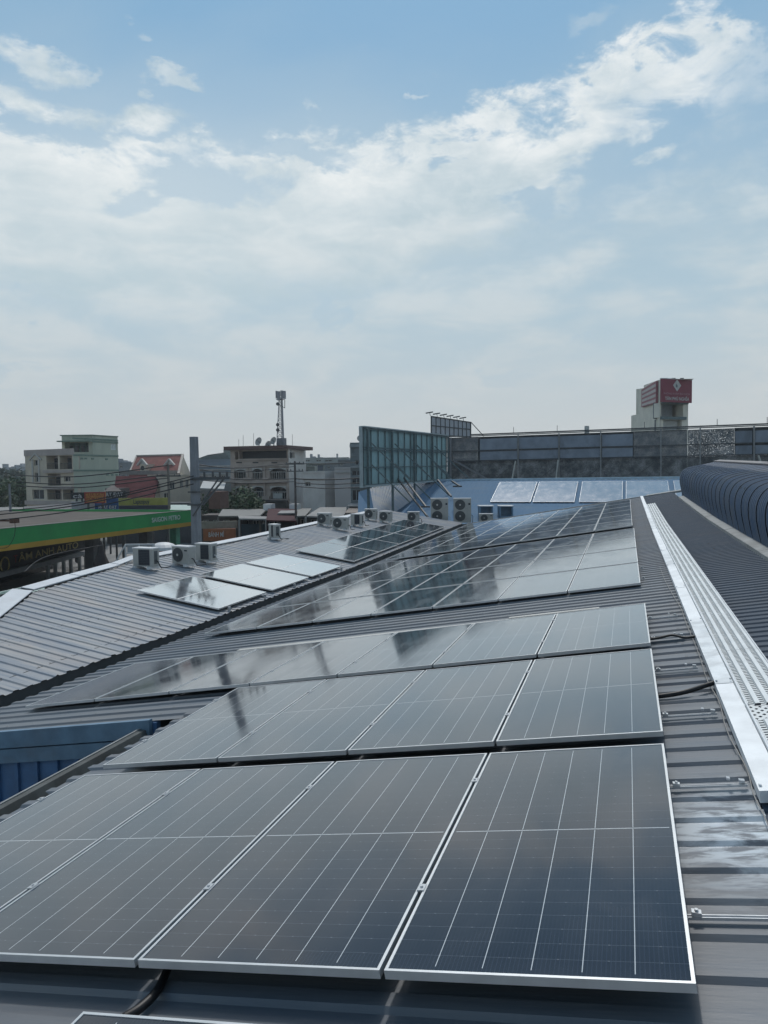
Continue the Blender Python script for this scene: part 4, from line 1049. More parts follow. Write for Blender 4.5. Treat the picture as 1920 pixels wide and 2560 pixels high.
# ------------------------------------------------------------------ helpers for town buildings
HOR = lambda x: 1167.5 + 0.0131*(1566-x)
class Face:
    def __init__(s, A, B):
        s.A = V((A.x, A.y, 0)); s.ex = V((B.x-A.x, B.y-A.y, 0)); s.L = s.ex.length; s.ex.normalize()
        s.n = V((s.ex.y, -s.ex.x, 0))
        if (CAM-s.A).dot(s.n) < 0: s.n = -s.n
    def P(s, u, z, off=0.0): return s.A + s.ex*u + V((0, 0, z)) + s.n*off
    def uv(s, x, y):
        p = hit(x, y, s.A, s.n); return (p-s.A).dot(s.ex), p.z
    def rect(s, x0, y0, x1, y1):
        xm, ym = (x0+x1)/2, (y0+y1)/2
        return s.uv(x0, ym)[0], s.uv(xm, y1)[1], s.uv(x1, ym)[0], s.uv(xm, y0)[1]   # u0 z0 u1 z1
    def wall(s, mb_, u0, z0, u1, z1, holes, depth=0.35):
        us = sorted(set([u0, u1] + [min(max(h[i], u0), u1) for h in holes for i in (0, 2)]))
        zs = sorted(set([z0, z1] + [min(max(h[i], z0), z1) for h in holes for i in (1, 3)]))
        for i in range(len(us)-1):
            for j in range(len(zs)-1):
                cu, cz = (us[i]+us[i+1])/2, (zs[j]+zs[j+1])/2
                if any(h[0] < cu < h[2] and h[1] < cz < h[3] for h in holes): continue
                mb_.quad(s.P(us[i], zs[j]), s.P(us[i+1], zs[j]), s.P(us[i+1], zs[j+1]), s.P(us[i], zs[j+1]))
        for (a, c, b, d_) in holes:
            for (p, q) in (((a, c), (b, c)), ((b, c), (b, d_)), ((b, d_), (a, d_)), ((a, d_), (a, c))):
                mb_.quad(s.P(*p), s.P(*q), s.P(q[0], q[1], -depth), s.P(p[0], p[1], -depth))
    def slab(s, mb_, u0, z0, u1, z1, off0, off1):
        mb_.boxf(s.P(u0, z0, off0), s.ex*(u1-u0), s.n*(off1-off0), V((0, 0, z1-z0)))
def window(face, r, parent, frame=M_FRAME, glass=M_GLASSW, depth=0.35, nm=2, name='window'):
    u0, z0, u1, z1 = r
    g = MB(); face.slab(g, u0, z0, u1, z1, -depth-0.02, -depth+0.02); w_ = g.build(name, glass, parent)
    f = MB(); t_ = 0.07
    face.slab(f, u0, z0, u0+t_, z1, -depth+0.025, -depth+0.08); face.slab(f, u1-t_, z0, u1, z1, -depth+0.025, -depth+0.08)
    face.slab(f, u0+t_, z0, u1-t_, z0+t_, -depth+0.025, -depth+0.08); face.slab(f, u0+t_, z1-t_, u1-t_, z1, -depth+0.025, -depth+0.08)
    for k in range(1, nm):
        uu = u0+(u1-u0)*k/nm; face.slab(f, uu-t_/2, z0+t_, uu+t_/2, z1-t_, -depth+0.025, -depth+0.07)
    f.build('window_frame', frame, w_)
    return w_
def ground_pt(x, t): p = at(x, HOR(x), t); return V((p.x, p.y, 0))
def zpx(x, y, t): return at(x, y, t).z
def loggia(face, r, parent, mwall, rail_m, depth=1.3, mull=2):
    u0, z0, u1, z1 = r
    b__ = MB(); face.slab(b__, u0-0.02, z0-0.02, u1+0.02, z1+0.02, -depth-0.1, -depth); b__.build('loggia_wall', mwall, parent)
    wd = (u1-u0)
    for k in range(mull):
        a = u0+wd*(k+0.12)/mull; c = u0+wd*(k+0.75)/mull
        g = MB(); face.slab(g, a, z0+0.05, c, z1-0.35, -depth, -depth+0.05); g.build('balcony_door', M_GLASSW, parent)
    f = MB(); n_ = max(6, int(wd/0.28))
    for k in range(n_+1): face.slab(f, u0+wd*k/n_-0.02, z0, u0+wd*k/n_+0.02, z0+0.85, -0.12, -0.08)
    face.slab(f, u0, z0+0.85, u1, z0+0.92, -0.14, -0.06); f.build('railing', rail_m, parent)

# ---- cream and green apartment house
M_CREAM = mat('cream_render', (0.52, 0.465, 0.37), 0.85, 0, 0.1, 0.7, dirt=(0.31, 0.28, 0.24), dirt_amt=.6)
M_GREEN = mat('pale_green_render', (0.44, 0.475, 0.385), 0.85, 0, 0.08, 0.5, dirt=(0.32, 0.365, 0.31), dirt_amt=.6, stretch=(1, 1, .4))
M_PINK = mat('pinkish_render', (0.38, 0.335, 0.31), 0.85, 0, 0.1, 0.8)
bA, bB, bC = ground_pt(64, 111), ground_pt(184, 106), ground_pt(297, 116)
ap = empty('apartment_house', (bA+bC)/2, 'four-storey house, cream balconied front and pale green blank side, left', 'building')
Fr, Sd = Face(bA, bB), Face(bB, bC)
zt_ = zpx(184, 1137, 106)
R_ = Fr.rect
lw = [R_(116, 1139, 145, 1173), R_(149, 1139, 180, 1173), R_(120, 1185, 152, 1214), R_(118, 1221, 154, 1249), R_(157, 1221, 184, 1249)]
wn = [R_(85, 1150, 96, 1164), R_(87, 1182, 97, 1205), R_(81, 1224, 110, 1248), R_(160, 1190, 176, 1204)]
Lf = Fr.L
lw = [(a, b, min(c, Lf-0.12), d_) for a, b, c, d_ in lw]
b_ = MB(); Fr.wall(b_, 0, 0, Lf, zt_, lw+wn, 1.3); b_.build('front_wall', M_CREAM, ap)
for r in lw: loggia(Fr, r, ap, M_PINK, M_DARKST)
for r in wn: window(Fr, r, ap, depth=0.3)
b_ = MB(); Sd.wall(b_, 0, 0, Sd.L, zt_, []); b_.build('side_wall', M_GREEN, ap)
back = bA + (bC-bB)
b_ = MB(); b_.poly([bA+V((0, 0, zt_)), bB+V((0, 0, zt_)), bC+V((0, 0, zt_)), back+V((0, 0, zt_))]); b_.quad(bA, back, back+V((0, 0, zt_)), bA+V((0, 0, zt_))); b_.quad(back, bC, bC+V((0, 0, zt_)), back+V((0, 0, zt_))); b_.build('roof_deck', M_CREAM, ap)
zp = zpx(184, 1121, 106)
b_ = MB(); Fr.slab(b_, -0.05, zt_, Lf+0.05, zp, -0.2, 0.12); Fr.slab(b_, -0.05, zpx(150, 1177, 107)-.12, Lf-.02, zpx(150, 1177, 107)+.42, 0.0, 0.55) if False else None
for yy in (1178, 1219): u0, z0, u1, z1 = R_(113, yy-3, 184, yy+4); Fr.slab(b_, u0, z0, min(u1, Lf), z1, 0.0, 0.45)
u0, z0, u1, z1 = R_(64, 1252, 184, 1262); Fr.slab(b_, 0, z0, Lf, z1, 0.0, 0.35)
b_.build('balcony_slab', M_PINK, ap)
# gabled surround of the small windows
b_ = MB(); u0, z0, u1, z1 = R_(81, 1148, 100, 1206)
Fr.slab(b_, u0, z0, u0+.25, z1, 0.0, 0.12); Fr.slab(b_, u1-.25, z0, u1, z1, 0, 0.12)
um = (u0+u1)/2; zg = Fr.uv(90, 1134)[1]
b_.bar(Fr.P(u0-.5, z1-.1, 0.1), Fr.P(um, zg, 0.1), 0.18); b_.bar(Fr.P(u1+.5, z1-.1, 0.1), Fr.P(um, zg, 0.1), 0.18)
b_.build('gable_trim', M_FRAME, ap)
# side wall bands and vents
b_ = MB()
for ya, yb in ((1137, 1140.5), (1176, 1179), (1094+1, 1096)):
    z_ = Sd.uv(184, ya)[1]; Sd.slab(b_, 0.0, z_-0.16, Sd.L, z_+0.10, 0.0, 0.08)
for x, y in ((204, 1146), (214, 1146), (231, 1147), (266, 1148), (268, 1187), (280, 1187), (291, 1187)):
    u, z = Sd.uv(x, y); Sd.slab(b_, u-.25, z-.12, u+.25, z+.12, 0.001, 0.1)
b_.build('string_course', mat('darker_green', (0.17, 0.235, 0.195), 0.85), ap)
# set-back top storey
ux, uy = Fr.ex, -Fr.n
tA = bA + Fr.ex*(Fr.uv(125, 1100)[0]) + uy*2.0; tB = bB + uy*0.0 + (bC-bB)*0.42
t2 = Face(tA, tB); ztop = zpx(237, 1089, 110)
zf = zt_
r = (0.4, zf+0.5, t2.L-0.6, t2.uv(180, 1106)[1])
b_ = MB(); t2.wall(b_, 0, zf, t2.L, ztop, [r], 1.6); t3 = Face(tB, bC)
hw = t3.rect(277, 1109, 291, 1125); t3.wall(b_, 0, zf, t3.L, ztop, [hw], 0.2)
tD = tA + (bC-tB)
b_.poly([tA+V((0, 0, ztop)), tB+V((0, 0, ztop)), bC+V((0, 0, ztop)), tD+V((0, 0, ztop))]); b_.quad(tA, tD, tD+V((0, 0, ztop)), tA+V((0, 0, ztop)))
b_.build('top_storey', M_GREEN, ap)
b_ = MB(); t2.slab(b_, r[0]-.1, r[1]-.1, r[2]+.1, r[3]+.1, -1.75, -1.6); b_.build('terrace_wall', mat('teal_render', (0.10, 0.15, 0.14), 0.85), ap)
for k in range(4):
    b_ = MB(); q = r[0]+(r[2]-r[0])*(k+.15)/4; t2.slab(b_, q, r[1], q+(r[2]-r[0])*0.14, r[3]-.5, -1.6, -1.5); b_.build('terrace_door', M_GLASSW, ap)
b_ = MB(); t2.slab(b_, -0.4, t2.uv(180, 1105)[1], t2.L+.05, t2.uv(180, 1102)[1], 0.0, 0.9); t2.slab(b_, -0.2, ztop, t2.L+.1, ztop+.15, -0.3, 0.15); t3.slab(b_, 0, ztop, t3.L, ztop+.15, -0.3, .15); t3.slab(b_, 0, ztop-1.0, t3.L, ztop-.75, 0, .1)
b_.build('eaves', mat('darker_green', (0.17, 0.235, 0.195)), ap)
window(t3, hw, ap, frame=M_ACT, glass=mat('bright_curtain', (0.55, 0.6, 0.58), .7), depth=0.15)

# ---- generic box house
def house(name, lab, cat, xA, tA_, xB, tB_, ytop, m, side_w=None, depth_m=8.0, windows=(), bands=(), roof=None, group=None, fr=M_FRAME, yb=None, wd_m=M_GLASSW):
    A_, B_ = ground_pt(xA, tA_), ground_pt(xB, tB_)
    r_ = empty(name, (A_+B_)/2, lab, cat, group); f = Face(A_, B_); z_ = f.uv((xA+xB)/2, ytop)[1]
    hs = [f.rect(*q) for q in windows]; b__ = MB(); f.wall(b__, 0, 0, f.L, z_, hs, 0.3); dn = -f.n*depth_m
    Z = V((0, 0, z_)); b__.quad(A_+dn, A_, A_+Z, A_+dn+Z); b__.quad(B_, B_+dn, B_+dn+Z, B_+Z); b__.quad(B_+dn, A_+dn, A_+dn+Z, B_+dn+Z)
    b__.build('wall', m, r_)
    b__ = MB(); b__.boxf(A_+Z+f.n*0.1, f.ex*f.L, dn, V((0, 0, 0.18))); b__.build('roof', roof or m, r_)
    for h_ in hs: window(f, h_, r_, frame=fr, depth=0.22, glass=wd_m)
    if bands:
        b__ = MB()
        for (x0, y0, x1, y1) in bands: q = f.rect(x0, y0, x1, y1); f.slab(b__, q[0], q[1], q[2], q[3], 0.0, 0.15)
        b__.build('band', fr, r_)
    return r_, f, z_

# ---- red-roofed villa
M_TILE = mat('red_tiles', (0.19, 0.072, 0.062), 0.95, 0, 0.18, 1.2, dirt=(0.13, 0.05, 0.045), dirt_amt=.6)
M_CRM2 = mat('villa_cream', (0.50, 0.45, 0.37), 0.85, 0, 0.1, 0.8)
vl = empty('villa', ground_pt(400, 100), 'villa with steep red tiled roof and two arched dormers', 'building')
r0, r1, e0, e1 = at(342, 1140, 103), at(457, 1137, 98), at(322, 1186, 98), at(446, 1185, 93)
b_ = MB(); th = V((0, 0, .25)); b_.hexa([e0-th, e1-th, r1-th, r0-th, e0, e1, r1, r0]); bk = (r0-e0); bk = V((bk.x, bk.y, -bk.z)); b_.quad(r0, r1, r1+bk, r0+bk); b_.build('roof', M_TILE, vl)
b_ = MB(); vb0, vb1, vb2 = V((e0.x, e0.y, 0)), V((e1.x, e1.y, 0)), V((e1.x, e1.y, 0))+V((bk.x, bk.y, 0))*2
b_.quad(vb0, vb1, e1+V((0, .3, 0)), e0+V((0, .3, 0))); b_.poly([vb1, vb2, vb2+V((0, 0, e1.z)), r1+V((0.05, 0, -.1)), e1]); b_.quad(at(455, 1185, 94), at(482, 1185, 100), at(482, 1260, 100), at(455, 1260, 94)); b_.build('wall', M_CRM2, vl)
for xc in (357, 425):
    b_ = MB(); c_ = at(xc, 1172, 96.5); u_ = (e1-e0).normalized()
    b_.boxf(c_-u_*0.55+V((0, 0, -.4)), u_*1.1, V((0, 2.2, 0)), V((0, 0, 1.0)))
    dm = b_.build('dormer', M_CRM2, vl)
    b_ = MB(); b_.bar(c_-u_*0.95+V((0, -.1, .45)), c_+V((0, -.1, 1.25)), .22); b_.bar(c_+u_*0.95+V((0, -.1, .45)), c_+V((0, -.1, 1.25)), .22); b_.poly([c_-u_*.6+V((0, -.03, .6)), c_+u_*.6+V((0, -.03, .6)), c_+V((0, -.03, 1.15))]); b_.build('dormer_gable', M_FRAME, dm)
    b_ = MB(); b_.disc(c_+V((0, -0.02, .1)), (0, -1, 0), .3, .05, 16); b_.build('window', M_GLASSW, dm)
b_ = MB(); b_.bar(r0, r1, .25); b_.bar(r0, e0, .2); b_.bar(r1, e1, .3); b_.build('ridge', mat('pale_verge', (0.3, 0.27, 0.24)), vl)
b_ = MB(); q0, q1, q2, q3 = at(290, 1190, 92), at(400, 1190, 92), at(385, 1245, 86), at(282, 1245, 86); b_.hexa([q3-th, q2-th, q1-th, q0-th, q3, q2, q1, q0]); b_.build('lower_roof', mat('maroon_sheet', (0.085, 0.034, 0.037), 0.95, 0, 0.2, 1, spec=.05), vl)
b_ = MB(); b_.boxf(at(300, 1187, 93), at(440, 1186, 93)-at(300, 1187, 93), V((0, 1, 0)), V((0, 0, 0.5))); b_.build('parapet', mat('grey_parapet', (.2, .19, .18)), vl)
house('terrace_house', 'cream house with arched green window between the red villa and the concrete pole', 'building', 398, 90, 482, 92, 1190, M_CRM2, windows=((425, 1205, 437, 1222), (450, 1200, 458, 1220), (464, 1200, 472, 1220), (410, 1232, 424, 1246)))
house('warehouse', 'long pale blue-grey building with gently arched top, behind the pole', 'building', 480, 108, 582, 104, 1152, mat('blue_grey_sheet', (0.21, 0.27, 0.32), 0.7, 0, 0.06, 0.4), depth_m=14, bands=((480, 1164, 580, 1167), (480, 1173, 580, 1176)))
b_ = MB(); b_.poly([at(490, 1153, 110), at(580, 1153, 106), at(580, 1128, 106), at(563, 1131, 106), at(520, 1137, 108), at(492, 1147, 110)])
b_.poly([at(490, 1153, 114), at(580, 1153, 110), at(580, 1128, 110), at(563, 1131, 110), at(520, 1137, 112), at(492, 1147, 114)])
b_.add([at(492, 1147, 110), at(520, 1137, 108), at(563, 1131, 106), at(580, 1128, 106), at(492, 1147, 114), at(520, 1137, 112), at(563, 1131, 110), at(580, 1128, 110)], [(0, 1, 5, 4), (1, 2, 6, 5), (2, 3, 7, 6)])
tag(b_.build('rooftop_shed', mat('green_grey_sheet', (0.20, 0.235, 0.22), 0.8)), 'grey-green arched shed on top of the pale blue-grey building', 'shed')
house('white_house', 'low white house with small windows under the blue-grey building', 'building', 484, 96, 585, 95, 1186, mat('dull_white', (0.33, 0.35, 0.36), 0.8), windows=((505, 1186+3, 520, 1196), (528, 1189, 540, 1197), (552, 1188, 562, 1197)), bands=((484, 1203, 585, 1206),))
b_ = MB(); b_.hexa([at(500, 1222, 84), at(560, 1224, 84), at(565, 1206, 94), at(508, 1204, 94), at(500, 1220, 84), at(560, 1222, 84), at(565, 1204, 94), at(508, 1202, 94)])
tag(b_.build('awning', mat('pale_awning', (0.36, 0.38, 0.38), 0.7)), 'pale sloping awning left of the dark bushy tree', 'awning')

# ---- beige balconied house with the dishes and mast on top
M_BEIGE = mat('beige_render', (0.38, 0.325, 0.285), 0.85, 0, 0.12, 0.8, dirt=(0.24, 0.20, 0.18), dirt_amt=.6)
M_WHT = mat('off_white_render', (0.56, 0.545, 0.52), 0.85, 0, 0.08, 0.7, dirt=(0.40, 0.385, 0.37), dirt_amt=.6)
hA, hB, hC = ground_pt(577, 92), ground_pt(722, 90), ground_pt(765, 99)
bl = empty('balcony_house', (hA+hB)/2, 'beige three-storey house with arched balconies, brown flat roof and satellite dishes', 'building')
f1, f2 = Face(hA, hB), Face(hB, hC)
zr_ = f1.uv(650, 1124)[1]
tops = [f1.rect(587, 1129, 596, 1149), f1.rect(598, 1127, 717, 1146)]
arch = [f1.rect(585, 1172, 618, 1196), f1.rect(631, 1170, 656, 1199), f1.rect(674, 1170, 718, 1198), f1.rect(588, 1216, 620, 1244), f1.rect(632, 1215, 660, 1247), f1.rect(676, 1215, 716, 1248)]
b_ = MB(); f1.wall(b_, 0, 0, f1.L, zr_, tops+arch, 1.0); b_.build('front_wall', M_BEIGE, bl)
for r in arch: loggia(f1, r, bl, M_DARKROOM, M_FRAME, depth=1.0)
b_ = MB(); f1.slab(b_, tops[1][0]-.1, tops[1][1]-.1, tops[1][2]+.1, tops[1][3]+.1, -1.2, -1.0); b_.build('dark_screen', mat('dark_blue_screen', (0.035, 0.045, 0.055), .5), bl)
for r in arch:
    b_ = MB(); n_ = 8; u0, z0, u1, z1 = r
    for k in range(n_):
        a0, a1 = k/n_, (k+1)/n_; g0, g1 = 0.35*math.sin(math.pi*a0)**.5, 0.35*math.sin(math.pi*a1)**.5
        P_ = [f1.P(u0+(u1-u0)*a0, z1-.45+g0, .08), f1.P(u0+(u1-u0)*a1, z1-.45+g1, .08), f1.P(u0+(u1-u0)*a1, z1, .08), f1.P(u0+(u1-u0)*a0, z1, .08)]
        Q_ = [p-f1.n*.25 for p in P_]; b_.add(P_+Q_, [(0, 1, 2, 3), (0, 4, 5, 1), (3, 2, 6, 7), (4, 7, 6, 5)])
    b_.build('arch', M_FRAME, bl)
b_ = MB()
for ya, yb in ((1149, 1151), (1163, 1167), (1200, 1207), (1248, 1254)): z0, z1 = f1.uv(650, yb)[1], f1.uv(650, ya)[1]; f1.slab(b_, 0, z0, f1.L+.05, z1, 0, 0.4 if ya > 1190 else .15)
for x in (585, 619, 662, 719): u_ = f1.uv(x, 1200)[0]; f1.slab(b_, u_-.12, f1.uv(x, 1250)[1], u_+.12, f1.uv(x, 1165)[1], 0.0, 0.2)
for x0, x1 in ((612, 632), (660, 675)):
    q = f1.rect(x0, 1194, x1, 1200); f1.slab(b_, *q, .15, .5); q = f1.rect(x0-2, 1240, x1+2, 1249); f1.slab(b_, *q, .15, .5)
b_.build('string_course', M_BEIGE, bl)
b_ = MB()
for x0 in (591, 632, 679): q = f1.rect(x0, 1155, x0+14, 1158); f1.slab(b_, *q, 0.0, 0.05)
b_.build('vent_slot', M_GLASSW, bl)
z2r = f2.uv(740, 1116)[1]; hD = hA+(hC-hB)
op = f2.rect(724, 1131, 737, 1145)
b_ = MB(); f2.wall(b_, 0, 0, f2.L, z2r, [op], .3); b_.build('side_wall', M_WHT, bl); b_ = MB(); b_.quad(hA, hD, hD+V((0, 0, zr_)), hA+V((0, 0, zr_))); b_.build('side_wall', M_WHT, bl)
window(f2, op, bl)
b_ = MB(); f1.slab(b_, -0.5, zr_, f1.L+.2, f1.uv(650, 1115)[1], -8, .8); b_.build('roof', mat('brown_roof_edge', (0.115, 0.07, 0.065), 0.8), bl)
q = f1.rect(686, 1233, 709, 1246)
b_ = MB(); f1.slab(b_, *q, .3, .36); b_.build('banner', mat('grey_banner', (.36, .38, .37)), bl)
zR = f1.uv(650, 1115)[1]
def dish(x, y, t, rad, lab, tilt=(-0.3, -1, 0.35)):
    c = at(x, y, t); r_ = empty('satellite_dish', V((c.x, c.y, zR)), lab, 'satellite dish', 'satellite dishes on the flat roof')
    ax = V(tilt).normalized(); a_ = ax.cross(V((0, 0, 1))).normalized(); b2_ = ax.cross(a_); vs_ = []; fs_ = []; n_ = 24; rg_ = 6
    for i in range(rg_+1):
        rr = rad*i/rg_
        for k in range(n_):
            vs_.append(c + (a_*math.cos(2*math.pi*k/n_)+b2_*math.sin(2*math.pi*k/n_))*rr + ax*(0.35*(rr*rr)/rad - .2*rad))
    for i in range(rg_):
        for k in range(n_): fs_.append((i*n_+k, i*n_+(k+1) % n_, (i+1)*n_+(k+1) % n_, (i+1)*n_+k))
    MB().add(vs_, fs_).build('reflector', mat('dish_grey', (.36, .36, .345), .6), r_, smooth=True)
    q_ = MB(); q_.tube([c-ax*.2*rad, V((c.x, c.y, zR))], .06, 8); q_.bar(c-ax*.2*rad, c+ax*rad*.8, .04); q_.build('mast', M_DARKST, r_)
dish(647, 1104, 93, .55, 'round grey satellite dish, leftmost of three on the flat roof')
dish(671, 1112, 94, .50, 'low grey satellite dish, middle one of three, nearest the roof edge')
dish(684, 1102, 94, .50, 'grey satellite dish beside the foot of the mast')
# mast
mt = empty('cell_tower', at(702, 1112, 96), 'slender lattice phone mast with panel antennas on the flat roof', 'mast')
tb, tt_ = at(702, 1112, 96), at(702, 990, 96)
b_ = MB(); hw_ = .62
def cr(v, k): 
    c = tb.lerp(tt_, v); w_ = hw_*(1-.62*v); return c + V(((-1, 1, 0)[k]*w_*.8, (-.3, -.3, .6)[k]*w_, 0))
for k in range(3): b_.tube([cr(0, k), cr(1, k)], .055 if k != 1 else .10, 6)
for i in range(12):
    for k in range(3): b_.bar(cr(i/12, k), cr((i+1)/12, (k+1) % 3), .05); b_.bar(cr(i/12, k), cr(i/12, (k+1) % 3), .045)
b_.build('lattice', mat('mast_grey', (.26, .27, .29), .6), mt)
for (x0, x1, y0, y1) in ((689, 692, 977, 996), (693, 699, 978, 1001), (702, 706, 976, 996), (707, 713, 977, 997)):
    b_ = MB(); p0, p1 = at(x0, y1, 95.5), at(x1, y0, 95.5); b_.boxf(p0, V((p1.x-p0.x, p1.y-p0.y, 0)), V((0, .2, 0)), V((0, 0, p1.z-p0.z))); b_.build('antenna', mat('antenna_grey', (.28, .29, .31), .6), mt)
b_ = MB(); b_.bar(at(690, 999, 95.7), at(712, 999, 95.7), .08); b_.bar(at(696, 1010, 95.7), at(712, 1020, 95.7), .07); b_.bar(at(712, 1000, 95.7), at(712, 1020, 95.7), .07); b_.tube([at(702, 990, 96), at(702, 976, 96)], .05, 6)
for y_ in (1010, 1062, 1075): b_.disc(at(695, y_, 95.6), (0, -1, 0), .22, .15, 12)
b_.build('mounts', M_DARKST, mt)
b_ = MB(); b_.boxf(at(692, 1114, 95), V((1.0, 0, 0)), V((0, .8, 0)), V((0, 0, .95))); b_.build('cabinet', M_CONC, mt)
b_ = MB()
for x, y in ((597, 1098), (608, 1088), (634, 1083), (731, 1086)): b_.bar(at(x, 1118, 94), at(x, y, 94), .035)
tag(b_.build('rooftop_aerial', M_DARKST), 'thin aerial rods standing on the beige house roof', 'aerials')

# ---- right-hand part of the background street
house('narrow_house', 'pale narrow house with lean-to roof just right of the beige balconied house', 'building', 757, 86, 812, 84, 1182, M_WHT, windows=((762, 1205, 776, 1216),), bands=((757, 1196, 812, 1199),))
house('grey_house', 'low greenish grey house with blue roof box behind the narrow pale one', 'building', 756, 120, 850, 118, 1160, mat('grey_green_render', (.24, .26, .24), .85), windows=((777, 1162, 808, 1178),), wd_m=mat('slate_shutter', (.10, .12, .15), .7))
house('shop_house', 'dark shop house with teal band between the pale wall and narrow house', 'building', 810, 88, 842, 88, 1192, mat('dim_render', (.14, .13, .14), .85), windows=((818, 1196, 832, 1215), (822, 1235, 836, 1258)), bands=((812, 1219, 840, 1230),), fr=mat('teal_band', (.12, .22, .25), .7))
house('warehouse', 'blank off-white wall crossed by cables, left of the shuttered building', 'building', 836, 80, 878, 80, 1172, mat('blank_white_wall', (.50, .49, .49), .85, 0, .05, .6), bands=((836, 1180, 878, 1182),))
house('shuttered_building', 'dark grey building with shuttered floors and a roof dish, left of the green billboard', 'building', 876, 70, 930, 70, 1111, mat('grey_shutters', (.16, .19, .20), .8, 0, .2, 2, stretch=(.3, .3, 6)), windows=((881, 1121, 886, 1133), (888, 1150, 904, 1163), (879, 1176, 904, 1190), (879, 1195, 904, 1212), (880, 1224, 902, 1252)), bands=((874, 1111, 930, 1118), (876, 1164, 930, 1170), (878, 1216, 930, 1220)), fr=mat('shutter_trim', (.24, .27, .28), .8))
dc = at(900, 1096, 70); b_ = MB(); b_.disc(dc, (.2, -1, .2), .28, .08, 16); b_.tube([dc, dc+V((0, 0, -.7))], .03, 6)
tag(b_.build('satellite_dish', mat('dish_grey', (.36, .36, .345))), 'small dish peeping out left of the green billboard', 'satellite dish')
house('flat_block', 'long low pale rooftop terrace on the horizon right of the beige house', 'building', 745, 150, 872, 150, 1146, mat('far_pale', (.33, .36, .36), .9, 0, .2, .4), windows=((762, 1150, 775, 1154), (790, 1150, 803, 1154), (812, 1150, 830, 1154)))
for i, (x0, x1, yt, t, c) in enumerate(((757, 787, 1168, 104, (.30, .32, .29)), (812, 845, 1160, 108, (.26, .28, .29)), (845, 878, 1152, 102, (.2, .22, .23)), (293, 330, 1158, 150, (.22, .24, .26)), (560, 580, 1127, 112, (.25, .27, .26)))):
    house('small_house', ['small pale green flat-roofed house behind the beige house side wall', 'small grey cluttered rooftop house behind the blank wall', 'dim rooftop room left of the shuttered building', 'small dark-windowed house between green house and red villa', 'small roof room at the left shoulder of the beige house'][i], 'building', x0, t, x1, t, yt, mat('small_house_%s' % 'abcde'[i], c, .85), windows=((x0+6, yt+6, x0+13, yt+12),), depth_m=4)
# far skyline
rnd = random.Random(11)
spots = [(12, 1168), (22, 1176), (34, 1174), (42, 1172), (57, 1166), (300, 1157), (312, 1161), (322, 1160), (782, 1141), (800, 1143), (845, 1144), (1463, 1066), (-30, 1170), (240, 1170), (1770, 1150), (1880, 1150)]
skl = ['squat grey block leftmost on the skyline', 'low block second from left on the skyline', 'pale block above the left trees on the skyline', 'thin block above the left trees on the skyline', 'tall-topped block touching the cream house on the skyline', 'pale far block right beside the green side wall', 'second far block right of the green side wall', 'far block just left of the red tiled roof', 'far block right of the balconied house side wall', 'far block above the narrow pale house', 'far block above the blank off-white wall', '', 'far block beyond the left edge', 'far block hidden behind the green house', 'far block behind the hoarding', 'far block behind the right end of the hoarding']
for i, (x, y) in enumerate(spots):
    if x in (1463, -30, 240, 1770, 1880): continue
    t = rnd.uniform(230, 420); wpx = rnd.uniform(7, 13)
    A_, B_ = ground_pt(x-wpx/2, t), ground_pt(x+wpx/2, t); f = Face(A_, B_); z_ = f.uv(x, y)[1]
    b_ = MB(); b_.boxf(A_, B_-A_, -f.n*8, V((0, 0, z_))); b_.boxf(A_+V((0, 0, z_)), (B_-A_)*.4, -f.n*4, V((0, 0, 1.4)))
    o = b_.build('far_building', mat('far_city_%d' % (i % 3), ((.24, .27, .3), (.3, .32, .34), (.19, .22, .25))[i % 3], .9)); tag(o, skl[i], 'building', 'distant buildings on the skyline')
b_ = MB(); a0 = ground_pt(1461, 150); a1 = ground_pt(1471, 150); b_.boxf(a0, a1-a0, V((0, 3, 0)), V((0, 0, zpx(1466, 1065, 150))))
tag(b_.build('water_tank_tower', mat('far_pale', (.33, .36, .36))), 'small pale box poking over the hoarding left of the red signed tower', 'tower')

# ---- tower with the red sign
M_TOW = mat('tower_cream', (.68, .66, .57), .85, 0, .08, .6, dirt=(.52, .51, .44), dirt_amt=.5)
M_RED = mat('sign_red', (.20, .028, .052), .55, 0, .08, 1)
wA, wB, wC = ground_pt(1578, 104), ground_pt(1650, 92), ground_pt(1719, 94)
tw = empty('tube_house', (wA+wC)/2, 'tall narrow cream building topped by a red corner sign, right', 'building')
fs_, ff = Face(wA, wB), Face(wB, wC)
zt2 = zpx(1650, 952, 92)
b_ = MB()
steps = [(1578, 1597, 1037), (1597, 1609, 980), (1609, 1650, 956)]
for x0, x1, yt in steps:
    u0, u1 = fs_.uv(x0, 1050)[0], fs_.uv(x1, 1050)[0]; z_ = fs_.uv((x0+x1)/2, yt)[1]
    hs = [fs_.rect(1633, 1013, 1639, 1039)] if x0 == 1609 else []
    fs_.wall(b_, u0, 0, u1, z_, hs, .3); dn = -fs_.n*((wC-wB).dot(-fs_.n)) ; Z = V((0, 0, z_))
    b_.quad(fs_.P(u0, z_), fs_.P(u1, z_), fs_.P(u1, z_)+dn, fs_.P(u0, z_)+dn); b_.quad(fs_.P(u0, 0), fs_.P(u0, 0)+dn, fs_.P(u0, z_)+dn, fs_.P(u0, z_))
b_.build('side_wall', M_TOW, tw)
op = [ff.rect(1653, 1008, 1708, 1044), ff.rect(1658, 1050, 1704, 1078)]
b_ = MB(); ff.wall(b_, 0, 0, ff.L, zt2, op, 1.2); cC = wC-ff.n*9; b_.quad(wC, cC, cC+V((0, 0, zt2)), wC+V((0, 0, zt2))); b_.build('front_wall', M_TOW, tw)
